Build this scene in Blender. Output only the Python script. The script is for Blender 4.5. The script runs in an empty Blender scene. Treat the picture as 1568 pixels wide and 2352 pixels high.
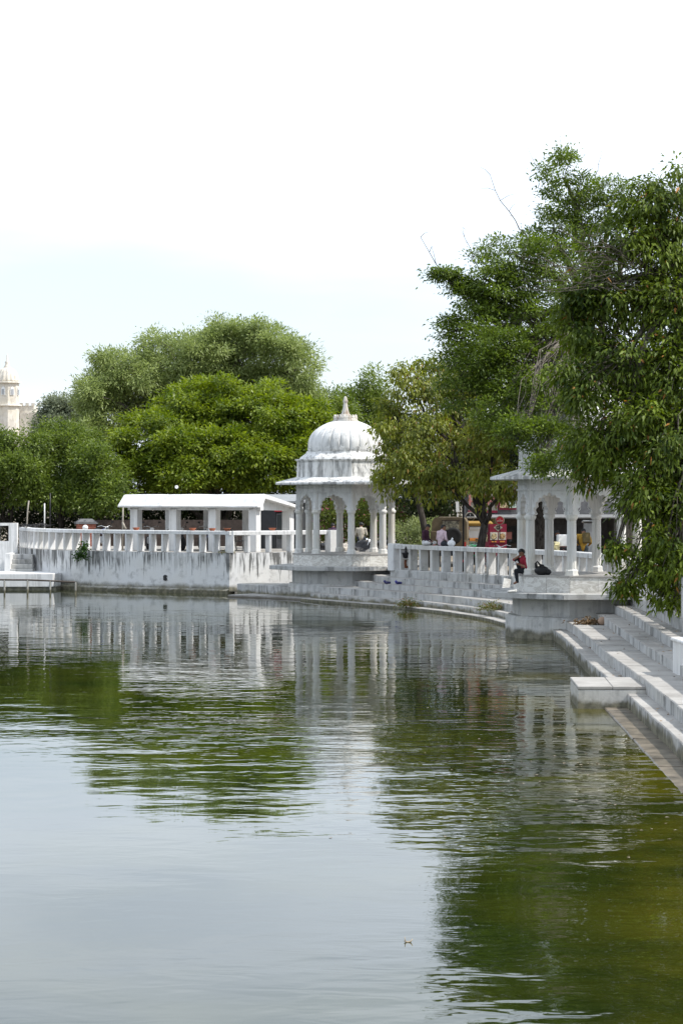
import bpy, bmesh, math, random
import numpy as np
from mathutils import Vector, Matrix

# ---------------------------------------------------------------- camera, sky, sun, exposure
sc = bpy.context.scene
R = math.radians
F, U0, VH, CZ = 5400.0, 784.0, 1139.0, 4.1      # focal length in survey units, principal column, horizon row, eye height
cam_d = bpy.data.cameras.new('camera'); cam = bpy.data.objects.new('camera', cam_d)
sc.collection.objects.link(cam); sc.camera = cam
cam.location = (0, 0, CZ); cam.rotation_euler = (R(90), 0, 0)
cam_d.sensor_fit = 'VERTICAL'; cam_d.sensor_height = 36.0; cam_d.sensor_width = 24.0
cam_d.lens = F / 2352 * 36; cam_d.shift_y = -37 / 2352
cam_d.clip_start = 0.1; cam_d.clip_end = 5000

SUN_AZ, SUN_EL = -13.0, 50.0                       # degrees from +X towards +Y, elevation
sd = Vector((math.cos(R(SUN_EL)) * math.cos(R(SUN_AZ)), math.cos(R(SUN_EL)) * math.sin(R(SUN_AZ)), math.sin(R(SUN_EL))))
sun_d = bpy.data.lights.new('sun', 'SUN'); sun = bpy.data.objects.new('sun', sun_d); sc.collection.objects.link(sun)
sun.rotation_euler = sd.to_track_quat('Z', 'Y').to_euler()
sun_d.energy = 5.0; sun_d.angle = R(0.53); sun_d.color = (1.0, 0.96, 0.90)

world = bpy.data.worlds.new('World'); sc.world = world; world.use_nodes = True
wn = world.node_tree; wn.nodes.clear()
def wnode(t, **k):
    n = wn.nodes.new(t)
    for a, b in k.items(): setattr(n, a, b)
    return n
sky = wnode('ShaderNodeTexSky', sky_type='NISHITA', sun_disc=False, sun_elevation=R(SUN_EL), sun_rotation=R(90 - SUN_AZ),
            altitude=500, air_density=1.0, dust_density=1.5, ozone_density=1.0)
bg1 = wnode('ShaderNodeBackground'); bg1.inputs[1].default_value = 0.15
bg2 = wnode('ShaderNodeBackground'); bg2.inputs[0].default_value = (0.87, 0.96, 1.08, 1); bg2.inputs[1].default_value = 1.45
tc = wnode('ShaderNodeTexCoord'); mp = wnode('ShaderNodeMapping'); mp.inputs['Scale'].default_value = (1.6, 1.6, 7.0)
mp.inputs['Location'].default_value = (1.7, 0.7, -0.5)
nz = wnode('ShaderNodeTexNoise'); nz.inputs['Scale'].default_value = 1.6; nz.inputs['Detail'].default_value = 5; nz.inputs['Roughness'].default_value = 0.5
rp = wnode('ShaderNodeMapRange'); rp.interpolation_type = 'SMOOTHSTEP'
rp.inputs[1].default_value = 0.34; rp.inputs[2].default_value = 0.62; rp.inputs[3].default_value = 0.50; rp.inputs[4].default_value = 1.0
mx = wnode('ShaderNodeMixShader'); wo = wnode('ShaderNodeOutputWorld')
L = wn.links.new
L(tc.outputs['Generated'], mp.inputs[0]); L(mp.outputs[0], nz.inputs['Vector']); L(nz.outputs[0], rp.inputs[0])
L(sky.outputs[0], bg1.inputs[0]); L(rp.outputs[0], mx.inputs[0]); L(bg1.outputs[0], mx.inputs[1]); L(bg2.outputs[0], mx.inputs[2]); L(mx.outputs[0], wo.inputs[0])

vs = sc.view_settings; vs.view_transform = 'Standard'; vs.look = 'None'; vs.exposure = 0.0; vs.gamma = 1.0; vs.use_curve_mapping = False
sc.cycles.max_bounces = 8; sc.cycles.transparent_max_bounces = 8
random.seed(7); rng = np.random.default_rng(7)

# ---------------------------------------------------------------- helpers
C = sc.collection
def X(u, Y): return (u - U0) / F * Y
def Z(v, Y): return CZ - (v - VH) / F * Y
def P(u, v, Y): return Vector((X(u, Y), Y, Z(v, Y)))

def tag(o, label=None, cat=None, group=None, kind=None):
    if label: o['label'] = label
    if cat: o['category'] = cat
    if group: o['group'] = group
    if kind: o['kind'] = kind
    return o
def empty(name, loc=(0, 0, 0), rz=0.0, label=None, cat=None, group=None):
    o = bpy.data.objects.new(name, None); C.objects.link(o); o.location = loc; o.rotation_euler = (0, 0, rz)
    o.empty_display_size = 0.2
    return tag(o, label, cat, group)
def link(name, me, mat=None, parent=None, loc=(0, 0, 0), rot=(0, 0, 0), scale=(1, 1, 1)):
    o = bpy.data.objects.new(name, me); C.objects.link(o)
    if mat is not None and len(me.materials) == 0:
        for m in (mat if isinstance(mat, (list, tuple)) else [mat]): me.materials.append(m)
    if parent is not None: o.parent = parent
    o.location = loc; o.rotation_euler = rot; o.scale = scale
    return o
def copy_tree(o, parent=None):
    c = o.copy(); C.objects.link(c); c.parent = parent
    for ch in list(o.children): copy_tree(ch, c)
    return c

class MB:
    """collects boxes, prisms, tubes and lathes into one mesh"""
    def __init__(s): s.v = []; s.f = []; s.mi = []; s.sm = []; s.m = 0; s.smooth = False
    def add(s, vs, fs):
        b = len(s.v); s.v += [tuple(p) for p in vs]
        for f in fs: s.f.append([b + i for i in f]); s.mi.append(s.m); s.sm.append(s.smooth)
        return s
    def box(s, c, d, rz=0.0, rx=0.0, ry=0.0, taper=1.0):
        c = Vector(c); M = Matrix.Rotation(rz, 3, 'Z') @ Matrix.Rotation(ry, 3, 'Y') @ Matrix.Rotation(rx, 3, 'X')
        vs = []
        for z in (-1, 1):
            k = taper if z > 0 else 1.0
            for x, y in ((-1, -1), (1, -1), (1, 1), (-1, 1)):
                vs.append(c + M @ Vector((x * d[0] / 2 * k, y * d[1] / 2 * k, z * d[2] / 2)))
        return s.add(vs, [(3, 2, 1, 0), (4, 5, 6, 7), (0, 1, 5, 4), (1, 2, 6, 5), (2, 3, 7, 6), (3, 0, 4, 7)])
    def prism(s, pts, M, t):
        """2-D outline (counter-clockwise in local xy), extruded from z=0 to z=t through matrix M"""
        n = len(pts)
        vs = [M @ Vector((p[0], p[1], 0)) for p in pts] + [M @ Vector((p[0], p[1], t)) for p in pts]
        fs = [list(range(n - 1, -1, -1)), list(range(n, 2 * n))] + [(i, (i + 1) % n, n + (i + 1) % n, n + i) for i in range(n)]
        return s.add(vs, fs)
    def rings(s, rings, cap0=True, cap1=True):
        n = len(rings[0]); vs = [p for r in rings for p in r]; fs = []
        for i in range(len(rings) - 1):
            for j in range(n):
                fs.append((i * n + j, i * n + (j + 1) % n, (i + 1) * n + (j + 1) % n, (i + 1) * n + j))
        s.add(vs, fs); b = len(s.v) - len(vs)
        keep = s.smooth; s.smooth = False
        if cap0: s.f.append([b + j for j in range(n - 1, -1, -1)]); s.mi.append(s.m); s.sm.append(False)
        if cap1: s.f.append([b + (len(rings) - 1) * n + j for j in range(n)]); s.mi.append(s.m); s.sm.append(False)
        s.smooth = keep
        return s
    def lathe(s, prof, n=16, c=(0, 0, 0), rot=0.0, rfun=None):
        rs = []
        for r, z in prof:
            rs.append([(c[0] + (r * (rfun(a, z) if rfun else 1)) * math.cos(a), c[1] + (r * (rfun(a, z) if rfun else 1)) * math.sin(a), c[2] + z)
                       for a in (rot + 2 * math.pi * k / n for k in range(n))])
        return s.rings(rs)
    def tube(s, pts, rad, n=6, cap=True):
        pts = [Vector(p) for p in pts]
        if not isinstance(rad, (list, tuple)): rad = [rad] * len(pts)
        rs = []; up = None
        for i, p in enumerate(pts):
            t = (pts[min(i + 1, len(pts) - 1)] - pts[max(i - 1, 0)])
            if t.length < 1e-9: t = Vector((0, 0, 1))
            t.normalize()
            if up is None: up = t.orthogonal().normalized()
            a = (up - t * up.dot(t))
            a = a.normalized() if a.length > 1e-6 else t.orthogonal().normalized()
            up = a; b = t.cross(a)
            rs.append([p + (a * math.cos(2 * math.pi * k / n) + b * math.sin(2 * math.pi * k / n)) * rad[i] for k in range(n)])
        return s.rings(rs, cap, cap)
    def ball(s, c, r, n=12, m=8, sc3=(1, 1, 1)):
        prof = [(math.sin(math.pi * (i + .02) / (m + .04)) * r, -math.cos(math.pi * (i + .02) / (m + .04)) * r) for i in range(m + 1)]
        rs = [[(c[0] + q * sc3[0] * math.cos(2 * math.pi * k / n), c[1] + q * sc3[1] * math.sin(2 * math.pi * k / n), c[2] + z * sc3[2]) for k in range(n)] for q, z in prof]
        return s.rings(rs)
    def mesh(s, name, mats=None):
        me = bpy.data.meshes.new(name); me.from_pydata(s.v, [], s.f)
        me.polygons.foreach_set('material_index', s.mi); me.polygons.foreach_set('use_smooth', s.sm)
        me.update()
        if mats is not None:
            for m in (mats if isinstance(mats, (list, tuple)) else [mats]): me.materials.append(m)
        return me
    def build(s, name, mat, parent=None, **k): return link(name, s.mesh(name, mat), None, parent, **k)

def bev(me, w, seg=1):
    bm = bmesh.new(); bm.from_mesh(me)
    bmesh.ops.bevel(bm, geom=bm.edges[:] , offset=w, segments=seg, affect='EDGES', profile=0.5)
    bm.to_mesh(me); bm.free(); return me
def fast_mesh(name, verts, faces, mat=None):
    """verts (N,3), faces (M,k) numpy -> mesh"""
    me = bpy.data.meshes.new(name); n, k = faces.shape
    me.vertices.add(len(verts)); me.vertices.foreach_set('co', np.ascontiguousarray(verts, dtype=np.float32).ravel())
    me.loops.add(n * k); me.loops.foreach_set('vertex_index', np.ascontiguousarray(faces, dtype=np.int32).ravel())
    me.polygons.add(n); me.polygons.foreach_set('loop_start', np.arange(0, n * k, k, dtype=np.int32))
    me.update(calc_edges=True)
    if mat: me.materials.append(mat)
    return me

def curve2(pts, step=0.25):
    """smooth a plan polyline (Catmull-Rom) and resample it evenly"""
    p = np.array(pts, float); q = np.vstack([2 * p[0] - p[1], p, 2 * p[-1] - p[-2]]); out = []
    for i in range(1, len(q) - 2):
        for t in np.linspace(0, 1, 40, endpoint=False):
            a, b, c, d = q[i - 1], q[i], q[i + 1], q[i + 2]
            out.append(0.5 * (2 * b + (c - a) * t + (2 * a - 5 * b + 4 * c - d) * t * t + (3 * b - a - 3 * c + d) * t ** 3))
    out.append(p[-1]); out = np.array(out)
    s = np.concatenate([[0], np.cumsum(np.linalg.norm(np.diff(out, axis=0), axis=1))])
    n = max(2, int(round(s[-1] / step)) + 1); ss = np.linspace(0, s[-1], n)
    return np.stack([np.interp(ss, s, out[:, 0]), np.interp(ss, s, out[:, 1])], 1)
def normals2(p):
    t = np.gradient(p, axis=0); t /= np.linalg.norm(t, axis=1)[:, None] + 1e-12
    return np.stack([t[:, 1], -t[:, 0]], 1), t          # normal to the right of travel = lake side
def sweep(mb, p, prof):
    """closed profile of (offset to the lake, z) carried along plan curve p"""
    nn, _ = normals2(p); n = len(prof)
    vs = []; fs = []
    for i in range(len(p)):
        for o, z in prof: vs.append((p[i, 0] + nn[i, 0] * o, p[i, 1] + nn[i, 1] * o, z))
    for i in range(len(p) - 1):
        for j in range(n): fs.append((i * n + j, (i + 1) * n + j, (i + 1) * n + (j + 1) % n, i * n + (j + 1) % n))
    fs.append(list(range(n))); fs.append([(len(p) - 1) * n + j for j in range(n - 1, -1, -1)])
    return mb.add(vs, fs)

# ---------------------------------------------------------------- materials
class NT:
    def __init__(s, name):
        s.m = bpy.data.materials.new(name); s.m.use_nodes = True; s.t = s.m.node_tree; s.t.nodes.clear()
        s.out = s.t.nodes.new('ShaderNodeOutputMaterial')
        g = s.n('ShaderNodeNewGeometry'); s.pos = g.outputs['Position']; s.geo = g
    def n(s, t, **k):
        o = s.t.nodes.new(t)
        for a, b in k.items(): setattr(o, a, b)
        return o
    def l(s, a, b): s.t.links.new(a, b)
    def val(s, inp, v):
        if hasattr(v, 'is_linked') or hasattr(v, 'links'): s.l(v, inp)
        else: inp.default_value = v
    def scale(s, v, xyz):
        m = s.n('ShaderNodeVectorMath', operation='MULTIPLY'); s.l(v, m.inputs[0]); m.inputs[1].default_value = xyz; return m.outputs[0]
    def noise(s, scale, detail=4, rough=.55, vec=None, dist=0.0):
        o = s.n('ShaderNodeTexNoise'); o.inputs['Scale'].default_value = scale; o.inputs['Detail'].default_value = detail
        o.inputs['Roughness'].default_value = rough; o.inputs['Distortion'].default_value = dist
        s.l(vec if vec is not None else s.pos, o.inputs['Vector']); return o.outputs[0]
    def ramp(s, v, a, b, lo=0.0, hi=1.0, smooth=True):
        o = s.n('ShaderNodeMapRange'); o.interpolation_type = 'SMOOTHSTEP' if smooth else 'LINEAR'
        s.val(o.inputs[0], v); o.inputs[1].default_value = a; o.inputs[2].default_value = b; o.inputs[3].default_value = lo; o.inputs[4].default_value = hi
        return o.outputs[0]
    def math(s, op, a, b=0.0):
        o = s.n('ShaderNodeMath', operation=op); s.val(o.inputs[0], a); s.val(o.inputs[1], b); return o.outputs[0]
    def mix(s, f, a, b):
        o = s.n('ShaderNodeMix', data_type='RGBA'); s.val(o.inputs[0], f)
        for i, c in ((6, a), (7, b)):
            if isinstance(c, tuple): o.inputs[i].default_value = c + (1,) if len(c) == 3 else c
            else: s.l(c, o.inputs[i])
        return o.outputs[2]
    def sepz(s, i=2):
        o = s.n('ShaderNodeSeparateXYZ'); s.l(s.pos, o.inputs[0]); return o.outputs[i]
    def bump(s, h, strength=.3, dist=.02):
        o = s.n('ShaderNodeBump'); o.inputs['Strength'].default_value = strength; o.inputs['Distance'].default_value = dist; s.l(h, o.inputs['Height']); return o.outputs[0]
    def pbsdf(s, col, rough=.7, metal=0.0, normal=None, spec=.3, **k):
        o = s.n('ShaderNodeBsdfPrincipled')
        if isinstance(col, tuple): o.inputs['Base Color'].default_value = col + (1,) if len(col) == 3 else col
        else: s.l(col, o.inputs['Base Color'])
        s.val(o.inputs['Roughness'], rough); o.inputs['Metallic'].default_value = metal
        o.inputs['Specular IOR Level'].default_value = spec
        if normal is not None: s.l(normal, o.inputs['Normal'])
        s.l(o.outputs[0], s.out.inputs[0]); return o

def white_mat(name, base=(.66, .66, .655), dark=(.10, .10, .095), streak=.5, mott=.35, zlo=-9, zhi=-8, wet=None, cream=.25, sfreq=5.0, bumps=.25, thr=.475):
    """limewashed plaster: soot streaks running down, mottled grime, optional waterline stain"""
    n = NT(name)
    st = n.noise(1.0, 5, .6, n.scale(n.pos, (sfreq, sfreq, .42)))
    st2 = n.noise(1.0, 3, .5, n.scale(n.pos, (sfreq * 3.1, sfreq * 3.1, .9)))
    z = n.sepz()
    zm = n.ramp(z, zlo, zhi)
    pat = n.noise(.45, 4, .6)
    s1 = n.ramp(n.math('ADD', n.math('MULTIPLY', st, .62), n.math('ADD', n.math('MULTIPLY', st2, .38), n.math('MULTIPLY', n.math('SUBTRACT', zm, 1.0), .22))), thr, thr + .10)
    s1 = n.math('MULTIPLY', n.math('MULTIPLY', s1, n.ramp(zm, 0, .3)), n.ramp(pat, .36, .58, .30, 1.0))
    mo = n.ramp(n.noise(2.3, 9, .68), .50, .72)
    fine = n.ramp(n.noise(17.0, 5, .7), .55, .8)
    g = n.math('ADD', n.math('MULTIPLY', s1, streak), n.math('ADD', n.math('MULTIPLY', mo, mott * .55), n.math('MULTIPLY', fine, mott * .35)))
    g = n.math('MINIMUM', g, .92)
    b = n.mix(n.math('MULTIPLY', n.ramp(n.noise(.8, 3), .4, .7), cream), base, (base[0] * .92, base[1] * .87, base[2] * .76))
    col = n.mix(g, b, dark)
    if wet is not None:
        edge = n.math('ADD', z, n.math('MULTIPLY', n.math('SUBTRACT', n.noise(1.7, 6, .6), .5), .45))
        w = n.ramp(edge, wet, wet * .45)
        col = n.mix(n.math('MULTIPLY', w, .88), col, n.mix(n.ramp(n.noise(5, 4), .4, .6), (.075, .07, .04), (.17, .155, .10)))
    n.pbsdf(col, .82, normal=n.bump(n.math('ADD', n.noise(30, 6, .7), n.math('MULTIPLY', n.noise(5, 4), 1.5)), bumps, .02), spec=.2)
    return n.m
def plain(name, col, rough=.6, metal=0.0, var=.12, spec=.35, scale=6.0, bumps=.08):
    n = NT(name); v = n.noise(scale, 6, .65)
    c = n.mix(n.ramp(v, .3, .7), tuple(k * (1 - var) for k in col), tuple(min(1, k * (1 + var)) for k in col))
    n.pbsdf(c, rough, metal, n.bump(n.noise(scale * 6, 4), bumps, .01), spec); return n.m
def leaf_mat(name, a, b, c=None, trans=.35, patch=.5, cfrac=.04, rough=.45, spec=.35):
    """leaf: random tone per leaf between a and b, patches of tone through the crown, a few leaves of colour c"""
    n = NT(name); r = n.geo.outputs['Random Per Island']
    pn = n.ramp(n.noise(patch, 3, .6), .35, .65)
    f = n.math('ADD', n.math('MULTIPLY', r, .6), n.math('MULTIPLY', pn, .4))
    col = n.mix(f, a, b)
    if c:
        wn_ = n.n('ShaderNodeTexWhiteNoise', noise_dimensions='1D'); n.l(n.math('MULTIPLY', r, 917.3), wn_.inputs['W'])
        col = n.mix(n.math('LESS_THAN', wn_.outputs[0], cfrac), col, c)
    p = n.pbsdf(col, rough, spec=spec)
    t = n.n('ShaderNodeBsdfTranslucent'); hs = n.n('ShaderNodeHueSaturation'); hs.inputs['Value'].default_value = 1.5; hs.inputs['Saturation'].default_value = 1.1
    n.l(col, hs.inputs['Color']); n.l(hs.outputs[0], t.inputs[0])
    m = n.n('ShaderNodeMixShader'); m.inputs[0].default_value = trans; n.l(p.outputs[0], m.inputs[1]); n.l(t.outputs[0], m.inputs[2]); n.l(m.outputs[0], n.out.inputs[0])
    return n.m
def bark_mat(name, col=(.10, .085, .07)):
    n = NT(name); v = n.noise(1.0, 7, .7, n.scale(n.pos, (14, 14, 3)))
    n.pbsdf(n.mix(n.ramp(v, .35, .65), tuple(k * .45 for k in col), tuple(k * 1.5 for k in col)), .9, normal=n.bump(v, .8, .03), spec=.15); return n.m

M_WALL = white_mat('limewash_wall', streak=1.0, mott=.80, zlo=.0, zhi=1.55, wet=.44, thr=.445)
M_PAV = white_mat('limewash_pavilion', base=(.71, .71, .70), streak=.25, mott=.20, cream=.15, sfreq=4)
M_PAVTOP = white_mat('limewash_weathered', base=(.72, .72, .71), streak=.6, mott=.6, cream=.2, sfreq=3.0)
M_DOME = white_mat('limewash_dome', base=(.72, .72, .71), streak=.35, mott=.65, cream=.15, sfreq=4.0)
M_ROOF = white_mat('limewash_roof', base=(.70, .70, .69), streak=.15, mott=.5, cream=.2, sfreq=3)
M_DRUM = white_mat('limewash_drum', base=(.60, .60, .585), streak=.25, mott=.85, wet=.34, cream=.4, sfreq=3)
M_BAL = white_mat('limewash_balustrade', base=(.69, .69, .685), streak=.25, mott=.35, cream=.3)
M_RISER = white_mat('limewash_riser', base=(.46, .46, .45), dark=(.08, .08, .075), streak=.55, mott=1.0, sfreq=2.4, wet=.27, cream=.4)
M_BALB = white_mat('limewash_grimy', base=(.58, .58, .57), dark=(.12, .11, .095), streak=.45, mott=.8, cream=.4, sfreq=5)
M_COL = white_mat('column_marble', base=(.70, .695, .67), streak=.22, mott=.22, cream=.7, sfreq=7)
def marble():
    n = NT('veined_marble'); v = n.noise(1.0, 8, .62, n.scale(n.pos, (2.2, 2.2, 6)), 1.6)
    c = n.mix(n.ramp(v, .46, .54), (.64, .63, .59), (.44, .42, .38)); c = n.mix(n.ramp(v, .52, .66), c, (.69, .68, .65))
    st = n.ramp(n.noise(1.0, 4, .6, n.scale(n.pos, (9, 9, 1.2))), .55, .75)
    c = n.mix(n.math('MULTIPLY', st, .4), c, (.35, .31, .25))
    n.pbsdf(c, .45, normal=n.bump(n.noise(20, 4), .08, .01)); return n.m
M_MARBLE = marble()
def tread():
    n = NT('worn_tread'); a = n.noise(1.1, 7, .65); b = n.noise(9, 6, .7)
    c = n.mix(n.ramp(a, .35, .68), (.40, .385, .36), (.28, .265, .245)); c = n.mix(n.math('MULTIPLY', n.ramp(b, .55, .75), .55), c, (.20, .17, .14))
    z = n.sepz(); w = n.ramp(n.math('ADD', z, n.math('MULTIPLY', n.noise(1.3, 5), .10)), .125, .065)
    c = n.mix(n.math('MULTIPLY', w, .85), c, (.10, .082, .06))
    n.pbsdf(c, n.ramp(w, 0, 1, .85, .35), normal=n.bump(n.math('ADD', b, a), .25, .015), spec=.25); return n.m
M_TREAD = tread()
M_WET = plain('wet_slab', (.15, .125, .095), .35, var=.6, scale=2.2, spec=.5, bumps=.3)
M_EARTH = plain('dusty_ground', (.24, .20, .15), .95, var=.3, scale=1.2)
M_PAVE = plain('terrace_paving', (.34, .32, .29), .9, var=.2, scale=2)
M_JET = white_mat('pale_concrete', base=(.52, .51, .48), dark=(.10, .095, .08), streak=.35, mott=.7, wet=.20, cream=.4)
M_CONC = white_mat('raw_concrete', base=(.36, .35, .32), dark=(.08, .075, .06), streak=.5, mott=.8, wet=.25)
M_BLACK = plain('black_paint', (.012, .012, .013), .45)
M_RUBBER = plain('tyre_rubber', (.018, .018, .018), .8)
M_STEEL = plain('bright_steel', (.6, .6, .6), .25, 1.0, var=.05)
M_IRON = plain('rusty_iron', (.07, .055, .045), .8, var=.4)
M_DGREY = plain('charcoal_panel', (.035, .037, .04), .6)
M_RED = plain('red_paint', (.45, .02, .035), .5)
M_MAROON = plain('maroon_board', (.20, .010, .034), .55)
M_WHITE = plain('white_plastic', (.75, .75, .74), .45, var=.05)
M_TERRA = plain('terracotta', (.38, .13, .07), .85)
M_BRICK = plain('red_brick', (.30, .11, .075), .9, var=.35, scale=9)
M_BROWN = plain('brown_wall', (.05, .037, .031), .9, var=.3)
M_GLASSD = plain('dark_glass', (.02, .025, .025), .08, spec=.8, var=.02, bumps=0)
# ---------------------------------------------------------------- water and ground
def water():
    n = NT('pond_water')
    big = n.noise(.045, 2, .5); zone = n.ramp(big, .46, .64, .38, 1.7)
    yy = n.sepz(1)
    wind = n.ramp(n.math('ADD', n.sepz(0), n.math('MULTIPLY', n.math('SUBTRACT', n.noise(.22, 3), .5), 5.0)), -.6, 2.6, .42, 1.25)
    far = n.math('MULTIPLY', n.math('MAXIMUM', n.ramp(yy, 20, 44, 0, 1.0), wind), n.ramp(yy, 66, 92, 1.0, .30))
    w1 = n.noise(.62, 2, .5, n.scale(n.pos, (.62, 1.0, 1)), .4)
    w2 = n.noise(2.1, 2, .5, n.scale(n.pos, (.6, 1.0, 1)), .6)
    w3 = n.noise(5.5, 1, .5, n.scale(n.pos, (.7, 1.0, 1)))
    h = n.math('ADD', n.math('MULTIPLY', w1, 1.0), n.math('ADD', n.math('MULTIPLY', w2, .36), n.math('MULTIPLY', w3, .09)))
    h = n.math('MULTIPLY', h, n.math('MULTIPLY', zone, far))
    nor = n.bump(h, 1.0, .026)
    alg = n.ramp(n.noise(.25, 5, .6), .4, .65)
    shal = n.ramp(n.math('ADD', n.sepz(0), n.math('MULTIPLY', n.noise(.3, 4), 2.0)), 3.0, 5.5)
    col = n.mix(alg, (.010, .017, .003), (.026, .031, .004)); col = n.mix(shal, col, n.mix(alg, (.018, .022, .003), (.085, .074, .006)))
    p = n.pbsdf(col, .02, normal=nor, spec=.5); p.inputs['IOR'].default_value = 1.45
    return n.m
mb = MB(); mb.add([(-700, -120, 0), (60, -120, 0), (60, 125, 0), (-700, 125, 0)], [(0, 1, 2, 3)])
tag(mb.build('water', water()), kind='structure')
mb = MB(); mb.add([(-700, -120, -2.2), (60, -120, -2.2), (60, 125, -2.2), (-700, 125, -2.2)], [(0, 1, 2, 3)])
tag(mb.build('pond_bed', M_EARTH), kind='structure')

LW = curve2([(-15.35, 112.5), (-15.2, 111), (-14.6, 108.4), (-13.7, 106), (-12.4, 103.9), (-10.3, 101.9), (-7.6, 100.0), (-4.67, 98.2)], .25)   # left terrace wall
LW2 = np.array([(-4.67, 98.2), (-3.6, 98.85), (-2.5, 99.5), (-1.4, 100.15), (-.62, 100.6)])                                                      # its return behind the far pavilion
BW = curve2([(1.9, 90.4), (2.45, 88.8), (4.3, 85.4), (6.02, 81.9), (7.14, 79.3), (8.0, 75.7), (8.3, 71), (8.1, 61.6), (7.75, 53), (7.65, 47.5), (7.4, 39), (7.2, 30), (6.8, 18), (6.6, 5), (6.6, -12)], .25)
E2 = curve2([(-.9, 92.6), (.41, 90), (2.6, 86.2), (4.3, 82.0), (5.5, 77.4), (6.2, 71), (6.36, 64.7), (6.0, 53.1), (5.9, 47.5), (5.67, 39), (5.4, 30), (5.0, 18), (4.8, 5), (4.8, -12)], .25)

gp = [(-700, 104)] + [(-24, 108), (-15.6, 113)] + [tuple(p - n_ * .25) for p, n_ in list(zip(LW, normals2(LW)[0]))[::4]] + [tuple(p - n_ * .25) for p, n_ in list(zip(LW2, normals2(LW2)[0]))[1:]] + [(.8, 98), (1.6, 94)] + [tuple(p + normals2(BW)[0][i] * -.2) for i, p in list(enumerate(BW))[::4]] + [(6.8, -13), (700, -13), (700, 1200), (-700, 1200)]
mb = MB(); mb.add([(p[0], p[1], 1.24) for p in gp], [list(range(len(gp)))])
tag(mb.build('ground', M_EARTH), kind='structure')
tp = [tuple(p - n_ * .3) for p, n_ in list(zip(LW, normals2(LW)[0]))[4::3]] + [tuple(p - n_ * .3) for p, n_ in list(zip(LW2, normals2(LW2)[0]))[1:]] + [(.3, 100.8), (.9, 103.5), (0.5, 109), (-14, 116), (-15.3, 113)]
mb = MB(); mb.add([(p[0], p[1], 1.70) for p in tp] + [(p[0], p[1], 1.0) for p in tp], [list(range(len(tp)))] + [(i, i + len(tp), (i + 1) % len(tp) + len(tp), (i + 1) % len(tp)) for i in range(len(tp))])
tag(mb.build('terrace_floor', M_PAVE), kind='structure')

# ---------------------------------------------------------------- steps round the pond
nE2, _ = normals2(E2)
dW = []
for i in range(len(E2)):                                  # distance from the guide edge to the balustrade wall along the normal
    d = np.linalg.norm(BW - E2[i], axis=1).min(); dW.append(max(.9, d))
dW = np.convolve(np.pad(dW, 8, mode='edge'), np.ones(17) / 17, 'valid')
SLEN = .25 * (len(E2) - 1)
def estep(frac_or_off, s, is_frac):
    k = np.clip(s / .25, 0, len(E2) - 1.001); i = int(k); t = k - i
    p = E2[i] * (1 - t) + E2[i + 1] * t; nn = nE2[i] * (1 - t) + nE2[i + 1] * t; d = dW[i] * (1 - t) + dW[i + 1] * t
    o = -frac_or_off * d if is_frac else frac_or_off
    return p + nn * o
def z0(y):   # the lowest tread dips below the surface in the middle
    return float(np.interp(y, [0, 33, 38, 45.5, 47.5, 66, 72, 100], [-.03, .0, .03, .035, -.07, -.07, .1, .1]))
EDGES = [((.80, False), None), ((.36, False), .30), ((0.0, False), .55), ((.46, True), .77), ((.72, True), 1.0), ((1.03, True), 1.0)]
flight = empty('stone_steps', (0, 0, 0), 0, 'long curving flight of worn white stone steps leading down into the pond', 'steps')
for k in range(5):
    (fa, fr), z = EDGES[k]; (fb, fbr), _ = EDGES[k + 1]
    s = 0.0
    step_len = 1.0
    while s < SLEN - .3:
        L_ = random.uniform(.75, 1.25) if E2[int(min(s / .25, len(E2) - 1))][1] > 30 else 9.0
        if E2[int(min(s / .25, len(E2) - 1))][1] > 66: L_ *= 1.8
        e = min(SLEN, s + L_)
        g = .002; n = 6 if L_ < 3 else 20
        ss = np.linspace(s + g, e - g, n)
        dz = random.uniform(-.006, .006); dn = random.uniform(-.006, .008)
        fr_ = [estep(fa, t, fr) + np.array(normals2(E2)[0][0]) * 0 for t in ss]; bk = [estep(fb, t, fbr) for t in ss]
        vs = []
        for a, b in zip(fr_, bk):
            d = (b - a); ln = np.linalg.norm(d) + 1e-9; d = d / ln
            a2 = a - d * (dn + random.uniform(-.006, .006)); b2 = b + d * .04
            zz = (z if z is not None else z0(a[1])) + dz + random.uniform(-.004, .003)
            zb = zz - .42
            c = .018
            vs += [(a2[0], a2[1], zb), (a2[0], a2[1], zz - c), (a2[0] + d[0] * c, a2[1] + d[1] * c, zz), (b2[0], b2[1], zz), (b2[0], b2[1], zb)]
        m_ = MB()
        for i in range(n - 1):
            for j in range(5):
                m_.m = 1 if j == 2 or j == 1 else 0
                m_.f.append((i * 5 + j, (i + 1) * 5 + j, (i + 1) * 5 + (j + 1) % 5, i * 5 + (j + 1) % 5)); m_.mi.append(m_.m); m_.sm.append(False)
        m_.v = vs
        for cap in ([0, 1, 2, 3, 4], [(n - 1) * 5 + j for j in (4, 3, 2, 1, 0)]): m_.f.append(cap); m_.mi.append(0); m_.sm.append(False)
        ob = m_.build('stone_block', [M_WET, M_WET] if k == 0 and fr_[0][1] < 60 else [M_RISER, M_TREAD], flight)
        s = e
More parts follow.
